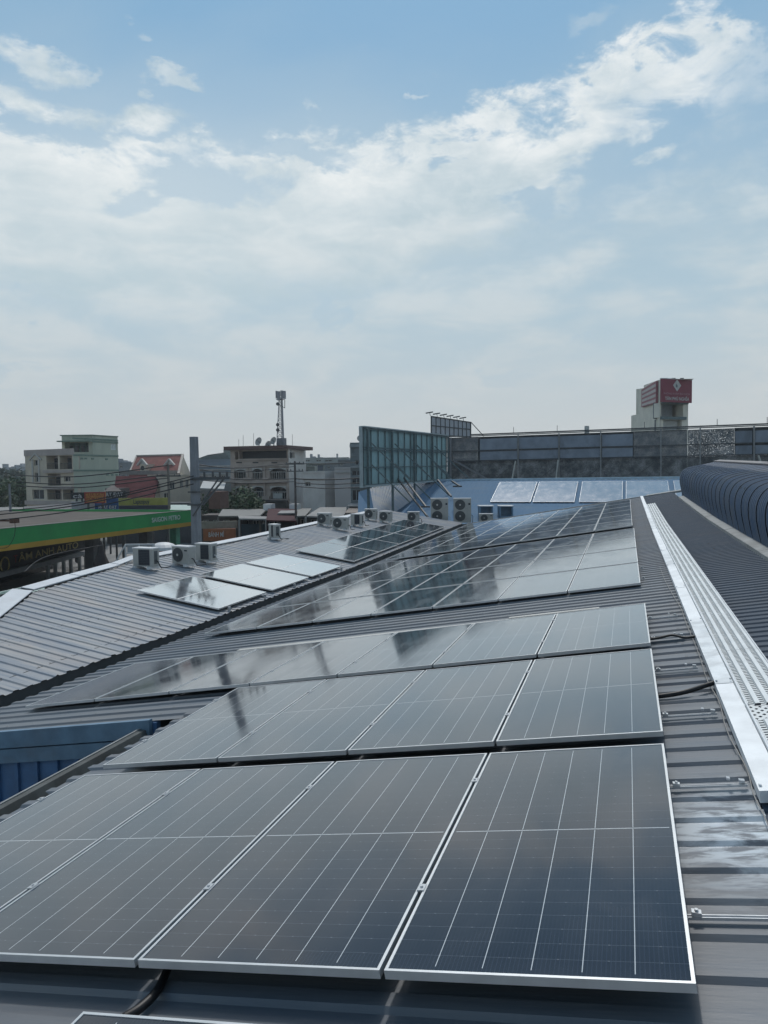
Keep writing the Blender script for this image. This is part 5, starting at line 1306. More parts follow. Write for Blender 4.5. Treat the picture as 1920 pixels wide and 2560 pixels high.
b_ = MB(); q = op[0]; ff.slab(b_, q[0], q[1]-.1, q[0]+(q[2]-q[0])*.83, q[3]+.1, -1.35, -1.2); q = op[1]; ff.slab(b_, q[0]-.1, q[1]-.1, q[2]+.1, q[3]+.1, -1.35, -1.2); b_.build('inner_wall', mat('inner_grey', (.17, .19, .2)), tw)
b_ = MB(); q = op[0]; ff.slab(b_, q[0]+.1, q[1], q[0]+1.0, q[3]-.4, -1.2, -1.1); b_.build('glass_door', M_GLASSW, tw)
b_ = MB(); q = ff.rect(1651, 1042, 1712, 1049); ff.slab(b_, *q, .01, .3); q = ff.rect(1653, 1005, 1716, 1010); ff.slab(b_, *q, .01, .35); b_.build('balcony_edge', M_TEALST, tw)
b_ = MB(); q = ff.rect(1660, 1051, 1700, 1076); ff.slab(b_, *q, -.5, -.42); b_.build('shop_sign', mat('grey_banner', (.36, .38, .37)), tw)
sg = [ff.rect(1645, 950, 1719.5, 1007)][0]; b_ = MB(); ff.slab(b_, sg[0], sg[1], sg[2], sg[3], .36, .66)
sgn = b_.build('red_sign', M_RED, tw)
b_ = MB(); ff.slab(b_, sg[0]-.05, sg[3], sg[2]+.05, sg[3]+.08, .33, .7); b_.build('sign_edge', M_ACT, tw)
M_LET = mat('sign_pink_letters', (.42, .25, .29), .6); M_WHS = mat('sign_silver', (.46, .46, .45), .6)
cx_, cz_ = (ff.uv(1682, 965)); h_ = .75
b_ = MB(); b_.add([ff.P(cx_-h_*.92, cz_, .69), ff.P(cx_, cz_-h_, .69), ff.P(cx_+h_*.92, cz_, .69), ff.P(cx_, cz_+h_, .69)], [(0, 1, 2, 3)]); b_.build('emblem', M_WHS, tw)
b_ = MB(); b_.add([ff.P(cx_-.28, cz_-.1, .7), ff.P(cx_-.02, cz_-.35, .7), ff.P(cx_+.1, cz_-.05, .7), ff.P(cx_-.12, cz_+.2, .7)], [(0, 1, 2, 3)]); b_.build('emblem_mark', M_TEALST, tw)
def ftext(face, s, x0, y1, x1, y0, m, off, parent, name='lettering', bold=0.0):
    a = face.uv(x0, y1); c = face.uv(x1, (y1)); top_ = face.uv((x0+x1)/2, y0)[1]; bot = face.uv((x0+x1)/2, y1)[1]
    P0, P1 = face.P(a[0], bot, 0), face.P(c[0], bot, 0)
    n_ = (P1-P0).cross(V((0, 0, 1))); sgn_ = 1 if n_.dot(face.n) > 0 else -1
    return text_mesh(parent, name, s, P0, P1, top_-bot, m, nrm_off=off*sgn_, bold=bold)
ftext(ff, 'PHÒNG KHÁM ĐA KHOA', 1649, 988.5, 1714, 983.5, M_LET, .69, tw)
ftext(ff, 'TÂN PHÚ NGHĨA', 1652, 1002, 1712, 994, M_WHS, .69, tw, bold=.02)
sd2 = fs_.rect(1609, 973, 1645, 1018); b_ = MB()
uL, uR = fs_.uv(1609, 990)[0], fs_.uv(1646, 990)[0]
zL0, zL1 = fs_.uv(1609, 1018)[1], fs_.uv(1609, 974)[1]; zR0, zR1 = fs_.uv(1646, 1007)[1], fs_.uv(1646, 952)[1]
b_.hexa([fs_.P(uL, zL0, .3), fs_.P(uR, zR0, .3), fs_.P(uR, zR0, .05), fs_.P(uL, zL0, .05), fs_.P(uL, zL1, .3), fs_.P(uR, zR1, .3), fs_.P(uR, zR1, .05), fs_.P(uL, zL1, .05)]); b_.build('side_sign', mat('side_sign_red', (.30, .12, .14), .6), tw)
b_ = MB()
for k in range(4):
    v = .12+k*.235
    P_ = [fs_.P(uL+.35, zL1+(zL0-zL1)*v, .32), fs_.P(uR-.1, zR1+(zR0-zR1)*v, .32), fs_.P(uR-.1, zR1+(zR0-zR1)*(v+.13), .32), fs_.P(uL+.35, zL1+(zL0-zL1)*(v+.13), .32)]
    b_.add(P_, [(0, 1, 2, 3)])
b_.build('side_lettering', mat('side_letters', (.46, .42, .40), .6), tw)
for x in (1664, 1684, 1705):
    p = at(x, 946, 91.5); b_ = MB(); b_.bar(p+V((-.22, 0, 0)), p+V((.22, 0, 0)), .12, .1); b_.bar(p, at(x+3, 951, 91.8), .03); b_.build('floodlight', M_DARKST, tw)

# ------------------------------------------------------------------ petrol station canopy
M_CG = mat('canopy_green', (.035, .31, .085), .55, 0, .08, .6, dirt=(.03, .11, .05)); M_CY = mat('canopy_yellow', (.45, .27, .04), .55, 0, .1, .7)
pc = empty('petrol_canopy', (-40, 38, 4.5), 'petrol station canopy with a long green and yellow fascia', 'canopy')
xc = -32.3; zc0, zc1, zc2 = 3.86, 4.16, 5.08; y0c, y1c = 22.0, 50.25
b_ = MB(); b_.box((xc-.05, (y0c+y1c)/2, (zc1+zc2)/2), (.12, y1c-y0c, zc2-zc1)); b_.box((xc-9, y1c, (zc1+zc2)/2), (18, .12, zc2-zc1)); b_.build('green_fascia', M_CG, pc)
b_ = MB(); b_.box((xc-.03, (y0c+y1c)/2, (zc0+zc1)/2), (.12, y1c-y0c+.02, zc1-zc0)); b_.box((xc-9, y1c+.02, (zc0+zc1)/2), (18, .12, zc1-zc0)); b_.build('yellow_fascia', M_CY, pc)
b_ = MB(); b_.box((xc-9.2, (y0c+y1c)/2, 4.86), (17.9, y1c-y0c-.2, .1)); b_.build('deck', mat('canopy_deck', (.135, .122, .110), .95, 0, .12, .5, spec=.1, dirt=(.10, .09, .085)), pc)
b_ = MB(); b_.box((xc-9.2, (y0c+y1c)/2, 3.95), (17.9, y1c-y0c-.2, .08)); b_.build('soffit', mat('soffit', (.18, .18, .18)), pc)
b_ = MB(); b_.box((xc-.08, (y0c+y1c)/2, 5.10), (.25, y1c-y0c, .03)); b_.build('edge_strip', mat('pale_strip', (.26, .27, .25), .9, spec=.1), pc)
for yy in (atX(232, 1380, xc-3.5).y, 49.0): b_ = MB(); b_.box((xc-3.5, yy, 2.0), (.75, .75, 4.0)); b_.build('column', mat('column_grey', (.19, .195, .2), .7), pc)
def yfas(x): p = atX(x, 1330, xc+.02); return p.y
M_WTXT = mat('white_letters', (.52, .60, .54), .6)
Pa, Pb = atX(379, 1305, xc+.02), atX(450, 1299, xc+.02); zt0 = (Pa.z+Pb.z)/2
text_mesh(pc, 'lettering', 'SAIGON PETRO', V((xc+.03, Pa.y, zt0)), V((xc+.03, Pb.y, zt0)), .34, M_WTXT, nrm_off=.02, bold=.02)
# shop with dark sign under and beyond it
ws_ = empty('car_shop', (-46, 50, 0), 'dark-fronted car workshop with gold lettered sign beyond the petrol canopy', 'building')
sA, sB = ground_pt(-60, 46), ground_pt(219, 62)
fS = Face(sA, sB)
zsg0, zsg1 = 1.75, 4.4
b_ = MB(); fS.slab(b_, 0, zsg1, fS.L, zsg1+.5, -6, 0); b_.build('wall', mat('shop_wall', (.2, .2, .2)), ws_)
b_ = MB(); fS.slab(b_, 0, zsg0, fS.L, zsg1, 0.0, .25); b_.build('sign_board', mat('sign_charcoal', (.026, .026, .028), .5), ws_)
M_GOLD = mat('gold_letters', (.60, .50, .22), .5)
u0_, zA_ = fS.uv(36, 1392); u1_, zB_ = fS.uv(187, 1374)
zl = fS.uv(110, 1387)[1]; hl = fS.uv(110, 1367)[1]-zl
text_mesh(ws_, 'lettering', 'ÂM ANH AUTO', fS.P(u0_, zl, .26), fS.P(u1_, zl, .26), hl*.85, M_GOLD, nrm_off=.02, bold=.01)
u2_ = fS.uv(24, 1395)[0]; text_mesh(ws_, 'lettering', 'T', fS.P(u2_, zl, .26), fS.P(u0_-.12, zl, .26), hl*.85, mat('red_letter', (.35, .07, .06)), nrm_off=.02, bold=.01)
b_ = MB(); c_ = fS.P(fS.uv(2, 1405)[0], zl, .27); ring = [c_+fS.ex*math.cos(i*math.pi/12)*.5+V((0, 0, math.sin(i*math.pi/12)*.5)) for i in range(25)]; b_.tube(ring, .05, 6, cap=False); b_.build('emblem_ring', M_GOLD, ws_)
b_ = MB(); fS.slab(b_, 0, zsg0-.35, fS.L, zsg0-.01, .0, .6); b_.build('awning_edge', mat('shop_grey_edge', (.30, .31, .32)), ws_)
b_ = MB(); fS.slab(b_, 0, 0, fS.L, zsg0-.35, -3, -2.9); b_.build('shop_interior', M_GLASSW, ws_)
for x in (120, 139, 160, 178, 200, 216):
    b_ = MB(); u_ = fS.uv(x, 1440)[0]; fS.slab(b_, u_-.12, 0, u_+.12, zsg0-.35, -.1, .1); b_.build('pier', mat('shop_pale_pier', (.36, .38, .38)), ws_)
# grey signs on the shops behind the canopy
def sign(name, lab, x0, y0, x1, y1, t, m, texts=(), t1=None, border=None, group='shop signs behind the canopy'):
    A_, B_ = ground_pt(x0, t), ground_pt(x1, t1 or t); f = Face(A_, B_); r_ = empty(name, f.P(f.L/2, f.uv((x0+x1)/2, y1)[1]), lab, 'sign', group)
    u0, z0, u1, z1 = 0, f.uv((x0+x1)/2, y1)[1], f.L, f.uv((x0+x1)/2, y0)[1]
    b__ = MB(); f.slab(b__, u0, z0, u1, z1, -.2, 0); b__.build('board', m, r_)
    for ua in (u0+.2, u1-.35):
        b__ = MB(); f.slab(b__, ua, 0, ua+.15, z0, -.18, -.05); b__.build('post', M_DARKST, r_)
    if border:
        b__ = MB(); e = .1; f.slab(b__, u0, z0, u1, z0+e, 0, .04); f.slab(b__, u0, z1-e, u1, z1, 0, .04); f.slab(b__, u0, z0+e, u0+e, z1-e, 0, .04); f.slab(b__, u1-e, z0+e, u1, z1-e, 0, .04); b__.build('border', border, r_)
    for (s_, a, b1, c, d0, mm) in texts: ftext(f, s_, a, b1, c, d0, mm, .03, r_, bold=.01)
    return r_, f
M_WH = mat('letter_white', (.52, .53, .54), .7)
sign('shop_sign', 'blue shop sign reading PHÁT ĐẠT above the petrol canopy', 233, 1246, 292, 1280, 66, mat('sign_blue', (.022, .075, .20), .6), (('PHÁT ĐẠT', 247, 1272, 292, 1264, M_WH),))
sign('shop_sign', 'orange shop sign with red frame, left above the blue sign', 209, 1230, 261, 1258, 64, mat('sign_orange', (.42, .19, .055), .6), (('CỬA SẮT', 212, 1240.5, 259, 1233, mat('dark_red_letter', (.24, .05, .02))), ('NHÔM KÍNH', 212, 1250, 259, 1243, MATS['dark_red_letter'])), border=mat('sign_red_border', (.25, .035, .03)))
sign('shop_sign', 'black sign with big grey letters beginning ca, left of the orange sign', 181, 1231, 209, 1247, 70, mat('sign_black', (.022, .024, .026), .6), (('cà', 183, 1245, 206, 1234, mat('grey_letter', (.40, .41, .42))),))
sign('shop_sign', 'dark sign with white letters between the orange sign and the dark shop row', 262, 1228, 312, 1243, 72, MATS['sign_black'], (('ÁT ĐẠT', 264, 1241, 308, 1231, MATS['grey_letter']),))
sign('shop_sign', 'long yellow shop sign with dark handwritten letters above the canopy end', 293, 1245, 420, 1263, 68, mat('sign_yellow', (.31, .30, .07), .6), (('Laptopuy', 334, 1259, 374, 1248, mat('dark_navy_letter', (.03, .04, .07))),))
sign('shop_sign', 'dark sign strip under the yellow sign', 296, 1264, 418, 1278, 67, mat('sign_navy', (.035, .04, .06), .6), ())
sign('shop_sign', 'pale grey tilted sign board at the left of the blue sign', 176, 1254, 232, 1281, 65, mat('sign_pale', (.30, .31, .34), .6), ())
sign('shop_sign', 'orange and white shop poster under the awnings right of the concrete pole', 504, 1322, 585, 1352, 62, mat('poster_orange', (.33, .115, .05), .6), (('BÁNH MÌ', 522, 1342, 560, 1330, M_WH),), group='shop signs right of the pole')
sign('shop_sign', 'beige fascia sign above the orange poster, right of the pole', 500, 1303, 590, 1321, 63, mat('fascia_beige', (.27, .25, .21), .7), (), group='shop signs right of the pole')
sign('shop_sign', 'teal and navy shop sign below the red awning', 600, 1310, 665, 1345, 66, mat('sign_teal_navy', (.03, .07, .10), .6), (), group='shop signs right of the pole')
# shops and roofs along the street
def roofq(name, lab, pts, m, cat='roof', th=.12, group='sheet roofs along the street'):
    P_ = [at(*p) for p in pts]; dn = V((0, 0, -th)); b__ = MB(); b__.hexa([P_[0]+dn, P_[1]+dn, P_[2]+dn, P_[3]+dn, P_[0], P_[1], P_[2], P_[3]])
    # front posts so that the roof stands on something
    for p in (P_[0], P_[1]): b__.bar(p+dn, V((p.x, p.y, 0)), .12)
    return tag(b__.build(name, m), lab, cat, group)
M_SH1 = mat('corrugated_grey', (.20, .20, .19), .8, 0, .14, 1.5, dirt=(.2, .19, .18), dirt_amt=.6, stretch=(3, 3, 1)); M_SH2 = mat('corrugated_red', (.055, .014, .017), .95, 0, .2, 1.2); M_SH3 = mat('corrugated_pale', (.25, .25, .245), .8, 0, .1, 1.2, dirt=(.25, .24, .23))
roofq('awning_roof', 'long grey sheet roof right of the pole, below the bushy tree', [(545, 1290, 66), (650, 1289, 66), (668, 1272, 78), (556, 1273, 78)], M_SH1)
roofq('awning_roof', 'small pale sheet roof in front of the red awning', [(598, 1296, 60), (665, 1297, 60), (667, 1291, 66), (595, 1289, 66)], M_SH3)
roofq('awning_roof', 'dull red awning in the middle of the street roofs', [(666, 1300, 60), (740, 1302, 60), (742, 1272, 76), (670, 1271, 76)], M_SH2)
roofq('awning_roof', 'pale sheet roof above the right half of the red awning', [(694, 1283, 66), (742, 1282, 66), (745, 1272, 78), (707, 1272, 78)], M_SH3)
roofq('awning_roof', 'pale arched sheet roof behind the touching air conditioners', [(765, 1290, 60), (860, 1292, 60), (868, 1268, 76), (800, 1268, 76)], M_SH3)
roofq('awning_roof', 'grey sheet roof left of the pale arched one', [(742, 1290, 62), (763, 1289, 62), (780, 1271, 78), (745, 1271, 78)], M_SH1)
roofq('awning_roof', 'small pale lean-to at the foot of the shuttered building', [(868, 1264, 66), (905, 1265, 66), (905, 1255, 72), (877, 1255, 72)], M_SH3)
roofq('awning_roof', 'brownish sheet roof below the shuttered building', [(862, 1282, 58), (905, 1282, 58), (905, 1266, 70), (875, 1266, 70)], mat('corrugated_brown', (.18, .15, .13), .7))
roofq('awning_roof', 'dark grey low roof left behind the canopy', [(60, 1283, 62), (185, 1272, 66), (190, 1258, 82), (60, 1266, 82)], mat('dark_low_roof', (.075, .075, .08), .7))
roofq('awning_roof', 'pale low roof at the left edge above the canopy', [(-40, 1284, 62), (55, 1281, 64), (58, 1268, 84), (-40, 1268, 84)], M_SH1)
roofq('awning_roof', 'pale green sheet roof beside the pole above the canopy end', [(424, 1278, 62), (480, 1277, 62), (480, 1262, 74), (426, 1262, 74)], mat('pale_green_sheet', (.36, .45, .41), .6))
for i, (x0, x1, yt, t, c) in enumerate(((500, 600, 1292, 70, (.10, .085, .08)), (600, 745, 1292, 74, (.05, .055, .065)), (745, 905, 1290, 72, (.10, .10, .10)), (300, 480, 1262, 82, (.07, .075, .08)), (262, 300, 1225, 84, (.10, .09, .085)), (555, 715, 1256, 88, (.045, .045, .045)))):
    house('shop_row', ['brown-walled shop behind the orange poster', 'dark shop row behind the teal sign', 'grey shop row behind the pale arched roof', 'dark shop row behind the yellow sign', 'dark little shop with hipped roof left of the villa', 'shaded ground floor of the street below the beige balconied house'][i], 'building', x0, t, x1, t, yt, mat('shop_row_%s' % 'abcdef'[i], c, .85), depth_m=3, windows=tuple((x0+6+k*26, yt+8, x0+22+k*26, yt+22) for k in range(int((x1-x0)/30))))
hp = MB(); hp.add([at(258, 1229, 80), at(306, 1229, 80), at(282, 1211, 84), at(300, 1229, 90)], [(0, 1, 2), (1, 3, 2), (0, 2, 3)])
tag(hp.build('hipped_roof', mat('dark_tile', (.075, .065, .06), .8)), 'small dark hipped roof in front of the green side wall', 'roof')
# red-brown mesh-like box near the pole
b_ = MB(); b_.boxf(at(522, 1272, 64), at(550, 1272, 64)-at(522, 1272, 64), V((0, 1.5, 0)), V((0, 0, 1.5))); tag(b_.build('brown_shed', mat('brown_shed', (.14, .085, .07), .85)), 'red-brown shed wall between the concrete pole and the bushy tree', 'shed')
b_ = MB()
for k in range(2): b_.box(at(673+k*65, 1268, 76), (.9, .9, .7))
tag(b_.build('water_tank', M_ACT), 'two small white water tanks on roofs below the beige house', 'water tanks')

# things glimpsed under the canopy and at the roof edge
bf = empty('sign_frame', at(350, 1420, 40), 'white-framed sign back standing behind the left air conditioners', 'sign')
A_, B_ = at(313, 1361, 40), at(386, 1363, 40); f_ = Face(A_, B_)
z0, z1 = at(313, 1383, 40).z, A_.z
b_ = MB(); f_.slab(b_, .1, z0+.05, f_.L-.1, z1-.05, -.05, 0); b_.build('board', mat('pale_board', (.36, .39, .41)), bf)
b_ = MB(); f_.slab(b_, 0, z1-.06, f_.L, z1+.03, 0, .06); f_.slab(b_, 0, z0-.04, f_.L, z0+.05, 0, .06)
for q in (0, .47, .97): f_.slab(b_, f_.L*q, 0, f_.L*q+.07, z1, 0.06, .12)
b_.bar(f_.P(.05, z1, .1), at(286, 1410, 40), .06); b_.build('frame', M_ACT, bf)
pr_ = empty('parasol', at(405, 1392, 44), 'red and white parasol top showing over the roof edge', 'parasol'); pr_c = at(408, 1374, 44)
for ri, (c_, nm_) in enumerate(((M_ACT, 'white_cloth'), (mat('red_cloth', (.22, .06, .06)), 'red_cloth'))):
    vs_, fs_2 = [], []
    for i in range(5):
        for k in range(17):
            a_ = math.pi*2*k/16; th_ = (math.pi/2)*(i/4)*(1.0 if ri == 0 else 1.0); rr = (.85, 1.0)[ri]*math.sin(th_)
            vs_.append(pr_c + V((math.cos(a_)*rr, math.sin(a_)*rr, (.45*math.cos(th_)) - (.28*ri))))
    for i in range(4):
        for k in range(16): fs_2.append((i*17+k, i*17+k+1, (i+1)*17+k+1, (i+1)*17+k))
    MB().add(vs_, fs_2).build(nm_, c_, pr_)
b_ = MB(); b_.bar(pr_c, V((pr_c.x, pr_c.y, 0)), .06); b_.build('pole', M_DARKST, pr_)
st = at(254, 1425, 44)
b_ = MB()
vs_ = [st+V((0, 0, h)) for h in (0, .15, .45, .8, 1.05, 1.25, 1.5, 1.75)]; b_.tube(vs_, [.34, .46, .44, .3, .22, .18, .13, .05], 14); b_.box(st+V((0, 0, -.08)), (1.25, .8, .12)); b_.box(st+V((-.45, 0, -.75)), (.2, .6, 1.3)); b_.box(st+V((.45, 0, -.75)), (.2, .6, 1.3))
tag(b_.build('stone_ornament', mat('ornament_dark', (.05, .04, .038), .8)), 'dark rounded ornament on a small black table beside the canopy column', 'ornament')
for k, (x, y, t) in enumerate(((420, 1345, 60), (435, 1348, 60), (345, 1345, 56))):
    p = ground_pt(x, t); r_ = empty('motorbike', p, ['dark parked motorbike under the canopy end, left of two', 'dark parked motorbike under the canopy end, right of two', 'dark parked motorbike by the canopy column'][k], 'motorbike', 'motorbikes under the canopy')
    for s_ in (-.6, .6):
        b_ = MB(); ring = [p+V((s_+math.cos(i*math.pi/8)*.26, 0, .3+math.sin(i*math.pi/8)*.26)) for i in range(17)]; b_.tube(ring, .05, 6, cap=False); b_.build('wheel', M_BLACK, r_)
    b_ = MB(); b_.tube([p+V((-.6, 0, .55)), p+V((-.2, 0, .72)), p+V((.2, 0, .6)), p+V((.45, 0, .9))], [.10, .14, .12, .06], 8); b_.bar(p+V((.45, -.3, .98)), p+V((.45, .3, .98)), .04); b_.bar(p+V((.6, 0, .3)), p+V((.45, 0, .95)), .05); b_.build('body', mat('bike_body', (.05, .05, .055), .4), r_)
b_ = MB(); p = ground_pt(433, 58); b_.box(p+V((0, 0, 1.9)), (.55, .55, 3.8)); tag(b_.build('column', mat('mint_green_column', (.10, .30, .20), .6)), 'mint green column under the canopy end', 'column')

# ------------------------------------------------------------------ poles and overhead cables
def pole(x, ytop, t, w0, w1, lab, m=M_CONC, arms=(), zb_=0.0, square=True):
    c = at(x, ytop, t); r_ = empty('utility_pole', V((c.x, c.y, zb_)), lab, 'pole', 'utility poles')
    b__ = MB()
    if square: b__.hexa([V((c.x+sx*w1/2, c.y+sy_*w1/2, zb_)) for sx, sy_ in ((-1, -1), (1, -1), (1, 1), (-1, 1))] + [V((c.x+sx*w0/2, c.y+sy_*w0/2, c.z)) for sx, sy_ in ((-1, -1), (1, -1), (1, 1), (-1, 1))])
    else: b__.tube([V((c.x, c.y, zb_)), c], [w1/2, w0/2], 10)
    b__.build('shaft', m, r_)
    for (y, hw2, th2) in arms:
        z_ = at(x, y, t).z; b__ = MB(); b__.bar(V((c.x, c.y, z_))-RT0*hw2, V((c.x, c.y, z_))+RT0*hw2, th2)
        for q in (-.9, -.5, .5, .9): b__.tube([V((c.x, c.y, z_+th2/2))+RT0*hw2*q, V((c.x, c.y, z_+th2/2+.14))+RT0*hw2*q], .035, 6)
        b__.build('crossarm', M_DARKST, r_)
    return r_, c
pm, pmc = pole(484.5, 1092, 26.3, .22, .34, 'tall tapering grey concrete pole rising above the left roof', arms=())
b_ = MB()
z_ = at(500, 1197, 26.3).z; a0 = V((pmc.x, pmc.y-.2, z_)); b_.bar(a0, a0+RT0*1.35+V((0, 0, .02)), .10)
b_.bar(a0+RT0*.95, V((pmc.x, pmc.y-.2, at(500, 1290, 26.3).z)), .05); b_.bar(a0+RT0*1.15, V((pmc.x, pmc.y-.15, at(500, 1262, 26.3).z))+RT0*.35, .06)
for q in (.45, .75, 1.0, 1.25): b_.tube([a0+RT0*q+V((0, 0, .05)), a0+RT0*q+V((0, 0, .24))], .04, 6)
b_.build('crossarm', M_DARKST, pm)
b_ = MB(); b_.box(V((pmc.x, pmc.y, at(485, 1262, 26.3).z)), (.42, .42, .06)); b_.box(V((pmc.x, pmc.y, at(485, 1230, 26.3).z)), (.38, .38, .05)); b_.build('band', M_DARKST, pm)
pole(23.5, 1210, 62, .16, .26, 'slim grey pole before the trees at the left edge', square=False)
pole(420, 1160, 66, .20, .32, 'thin brownish pole with cables in front of the red villa', m=mat('pole_brown', (.16, .145, .13), .8), arms=((1190, 1.1, .12),), square=False)
pole(737, 1153, 62, .16, .24, 'thin dark wooden-looking pole in front of the white side wall', m=mat('pole_dark', (.10, .085, .08), .8), arms=((1160, .8, .10), (1178, .7, .08)), square=False)
pole(383, 1330, 43, .12, .16, 'short dark post at the sign frame by the left roof', m=mat('pole_dark', (.10, .085, .08)), square=False)
def wire(pts, r, lab):
    cable('power_cable', [at(*p) for p in pts], r, M_WIRE, lab, 'cable', 'overhead power cables', n=5)
ends = [((-60, 1292, 30), (200, 1262, 27), (484, 1197, 26), .022, 'thick black cable sagging from the pole to the left edge, lowest of the bundle'),
        ((-60, 1283, 30), (200, 1256, 27), (484, 1190, 26), .018, 'black cable sagging left from the concrete pole, middle of the bundle'),
        ((-60, 1306, 28), (190, 1276, 27), (484, 1210, 26), .020, 'black cable sagging left across the canopy deck'),
        ((40, 1188, 70), (200, 1191, 66), (420, 1163, 64), .05, 'cable crossing the green side wall below its middle band'),
        ((40, 1205, 66), (200, 1210, 65), (420, 1186, 64), .045, 'cable crossing the green side wall near its lower part'),
        ((40, 1214, 66), (200, 1219, 65), (420, 1195, 64), .045, 'cable crossing just above the shop signs'),
        ((484, 1160, 30), (600, 1170, 48), (737, 1157, 62), .03, 'topmost cable between the two poles, before the beige house'),
        ((484, 1172, 30), (600, 1181, 48), (737, 1166, 62), .025, 'second cable between the two poles, before the beige house'),
        ((484, 1190, 28), (610, 1198, 48), (737, 1197, 62), .035, 'thick cable crossing the balconies of the beige house'),
        ((484, 1198, 28), (620, 1208, 48), (737, 1204, 62), .03, 'cable under the thick one on the beige house'),
        ((737, 1157, 62), (800, 1160, 64), (905, 1155, 66), .03, 'upper cable running right from the dark pole'),
        ((737, 1197, 62), (820, 1199, 64), (905, 1195, 66), .05, 'thick cable crossing the blank wall'),
        ((737, 1207, 62), (820, 1211, 64), (905, 1207, 66), .04, 'middle cable crossing the blank wall'),
        ((737, 1216, 62), (820, 1221, 64), (905, 1218, 66), .04, 'lower cable crossing the blank wall'),
        ((60, 1430, 30), (120, 1390, 34), (260, 1362, 40), .018, 'thin stay wire rising in front of the dark shop sign')]
for a, b, c, r, lab in ends: wire((a, b, c), r, lab)
wire(((-10, 1370, 29), (18, 1368, 29), (34, 1345, 29), (38, 1320, 29), (36, 1300, 29)), .012, 'loop of cable hanging before the green fascia at the left edge')
b_ = MB(); b_.box(at(36, 1302, 29), (.25, .25, .18)); b_.bar(at(-40, 1301, 29), at(36, 1302, 29), .06); tag(b_.build('cable_joint', M_RUST), 'rusty cable joint box hanging over the canopy deck', 'joint box')

# ------------------------------------------------------------------ trees
def leaf_mat(name, c1, c2):
    m = bpy.data.materials.new(name); m.use_nodes = True
    t = NT(m.node_tree); b = m.node_tree.nodes['Principled BSDF']
    n = t.noise(t.coord('Object'), .9, 4, .6); t.put(b.inputs['Base Color'], t.mix(t.ss(n, .35, .65), c1, c2)); b.inputs['Roughness'].default_value = .65
    return m
M_LEAF = leaf_mat('leaves_dark', (.022, .05, .022), (.05, .09, .035)); M_LEAFB = leaf_mat('leaves_far', (.03, .055, .045), (.055, .085, .06)); M_BARK = mat('bark', (.10, .08, .06), .9)
def tree(x, t, ytop, rad, lab, m=M_LEAF, leaf=.35, nleaf=1100, group='trees at the left edge', seed=0):
    rn = random.Random(seed); g_ = ground_pt(x, t); zt__ = zpx(x, ytop, t)
    r_ = empty('tree', g_, lab, 'tree', group)
    H = zt__; b__ = MB(); b__.tube([g_, g_+V((.1, 0, H*.35)), g_+V((0, .1, H*.6))], [.28, .2, .12], 8)
    cl_ = []
    for k in range(9):
        a_ = rn.uniform(0, 6.28); rr = rad*rn.uniform(.2, .72); c_ = g_+V((math.cos(a_)*rr, math.sin(a_)*rr, H*rn.uniform(.48, .84))); cl_.append((c_, rad*rn.uniform(.32, .5)))
        b__.tube([g_+V((0, 0, H*.45)), c_], [.1, .03], 5)
    cl_.append((g_+V((0, 0, H-rad*.4)), rad*.42))
    b__.build('trunk', M_BARK, r_)
    vs_, fs_2 = [], []
    for k in range(nleaf):
        c_, rr = cl_[rn.randrange(len(cl_))]
        d_ = V((rn.gauss(0, 1), rn.gauss(0, 1), rn.gauss(0, .85))).normalized()*rr*(rn.random()**.35)
        p = c_+d_; a_ = V((rn.gauss(0, 1), rn.gauss(0, 1), rn.gauss(0, .5))).normalized(); q = a_.orthogonal().normalized(); s_ = leaf*rn.uniform(.5, 1.2)
        i0 = len(vs_); vs_ += [p-a_*s_*.5, p+q*s_*.3, p+a_*s_*.5, p-q*s_*.3]; fs_2.append((i0, i0+1, i0+2, i0+3))
    MB().add(vs_, fs_2).build('crown', m, r_)
tree(612, 80, 1213, 3.3, 'dark bushy tree before the beige balconied house', leaf=.42, nleaf=2600, group=None, seed=2)
tree(532, 84, 1228, 2.0, 'small dark tree between the pole and the bushy tree', leaf=.4, nleaf=1100, group=None, seed=5)
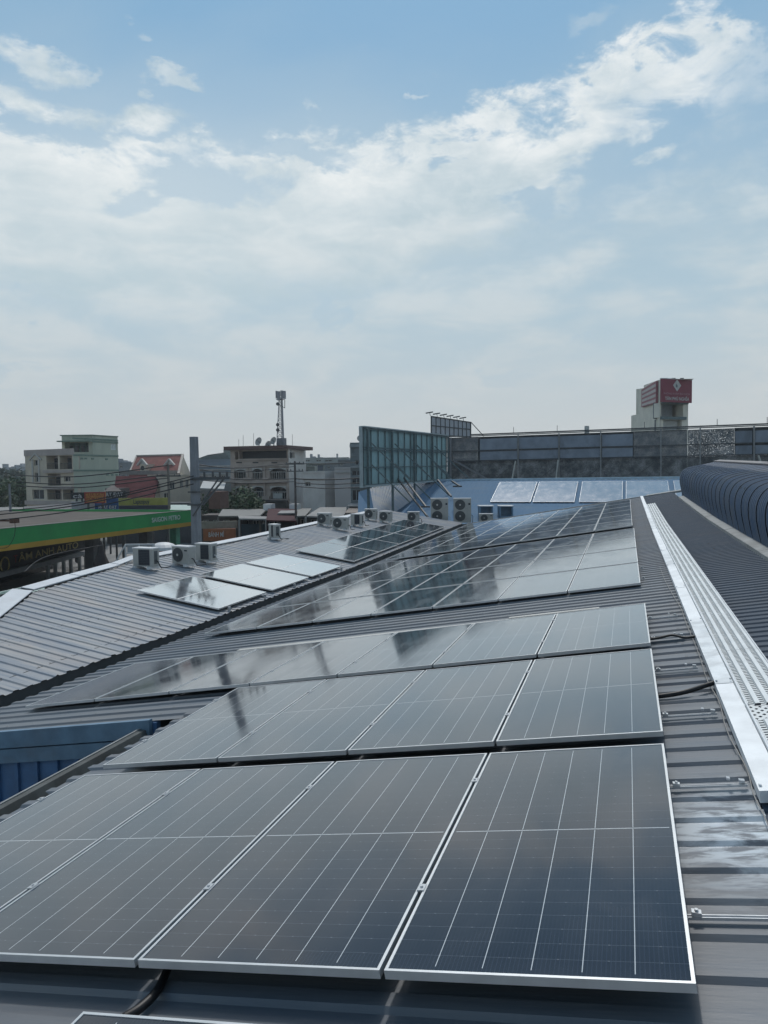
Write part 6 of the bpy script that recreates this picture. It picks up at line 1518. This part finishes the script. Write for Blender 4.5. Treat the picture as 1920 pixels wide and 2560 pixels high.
for k, (x, t, yt, rd) in enumerate(((5, 150, 1208, 6), (45, 140, 1205, 5), (70, 135, 1215, 4), (-25, 120, 1215, 5), (28, 200, 1185, 8), (60, 230, 1178, 8), (0, 260, 1180, 9))):
    tree(x, t, yt, rd, ['broad green tree in the near left group, cut by the frame edge', 'green tree in the near left group, in the middle', 'green tree touching the cream house corner', 'green tree mostly outside the left edge', 'hazy tree behind the near left group', 'hazy tree left behind the cream house', 'hazy tree farthest left on the skyline'][k], m=M_LEAF if k < 4 else M_LEAFB, leaf=.8 if k < 4 else 1.3, nleaf=1300, seed=20+k)
tree(303, 125, 1178, 3, 'small tree between the green side wall and the red villa', m=M_LEAFB, leaf=.5, nleaf=700, group=None, seed=41)
tree(200, 74, 1262, 3, 'low dark bush above the canopy deck, left of the signs', leaf=.4, nleaf=900, group=None, seed=44)
# a far mass of greenery and roofs that closes the horizon
rn = random.Random(5); vs_, fs_2 = [], []
for k in range(9000):
    a_ = rn.uniform(-1.0, .6); dd = rn.uniform(330, 700); p = V((math.sin(a_)*dd, math.cos(a_)*dd, rn.uniform(0, 6.5)+2.5*math.sin(a_*37))); s_ = rn.uniform(2, 5); q = V((rn.gauss(0, 1), rn.gauss(0, .3), rn.gauss(0, .4))).normalized(); o2 = q.orthogonal().normalized()
    i0 = len(vs_); vs_ += [p-q*s_, p+o2*s_*.5, p+q*s_, p-o2*s_*.5]; fs_2.append((i0, i0+1, i0+2, i0+3))
tag(MB().add(vs_, fs_2).build('far_greenery', M_LEAFB), None, None, None, 'stuff')
# ------------------------------------------------------------------ city haze
hz = MB().hexa([(-1520, -320, -1), (1220, -320, -1), (1220, 1520, -1), (-1520, 1520, -1), (-1520, -320, 21), (1220, -320, 21), (1220, 1520, 21), (-1520, 1520, 21)])
hm = bpy.data.materials.new('haze_air'); hm.use_nodes = True; hm.node_tree.nodes.clear()
hn_ = NT(hm.node_tree); pvn = hn_.new('ShaderNodeVolumePrincipled'); pvn.inputs['Color'].default_value = (0.86, 0.91, 0.96, 1)
pvn.inputs['Density'].default_value = 0.0004; pvn.inputs['Anisotropy'].default_value = 0.3
ho_ = hn_.new('ShaderNodeOutputMaterial'); hn_.l.new(pvn.outputs[0], ho_.inputs['Volume'])
tag(hz.build('haze', hm), None, None, None, 'stuff')
bpy.context.view_layer.update()
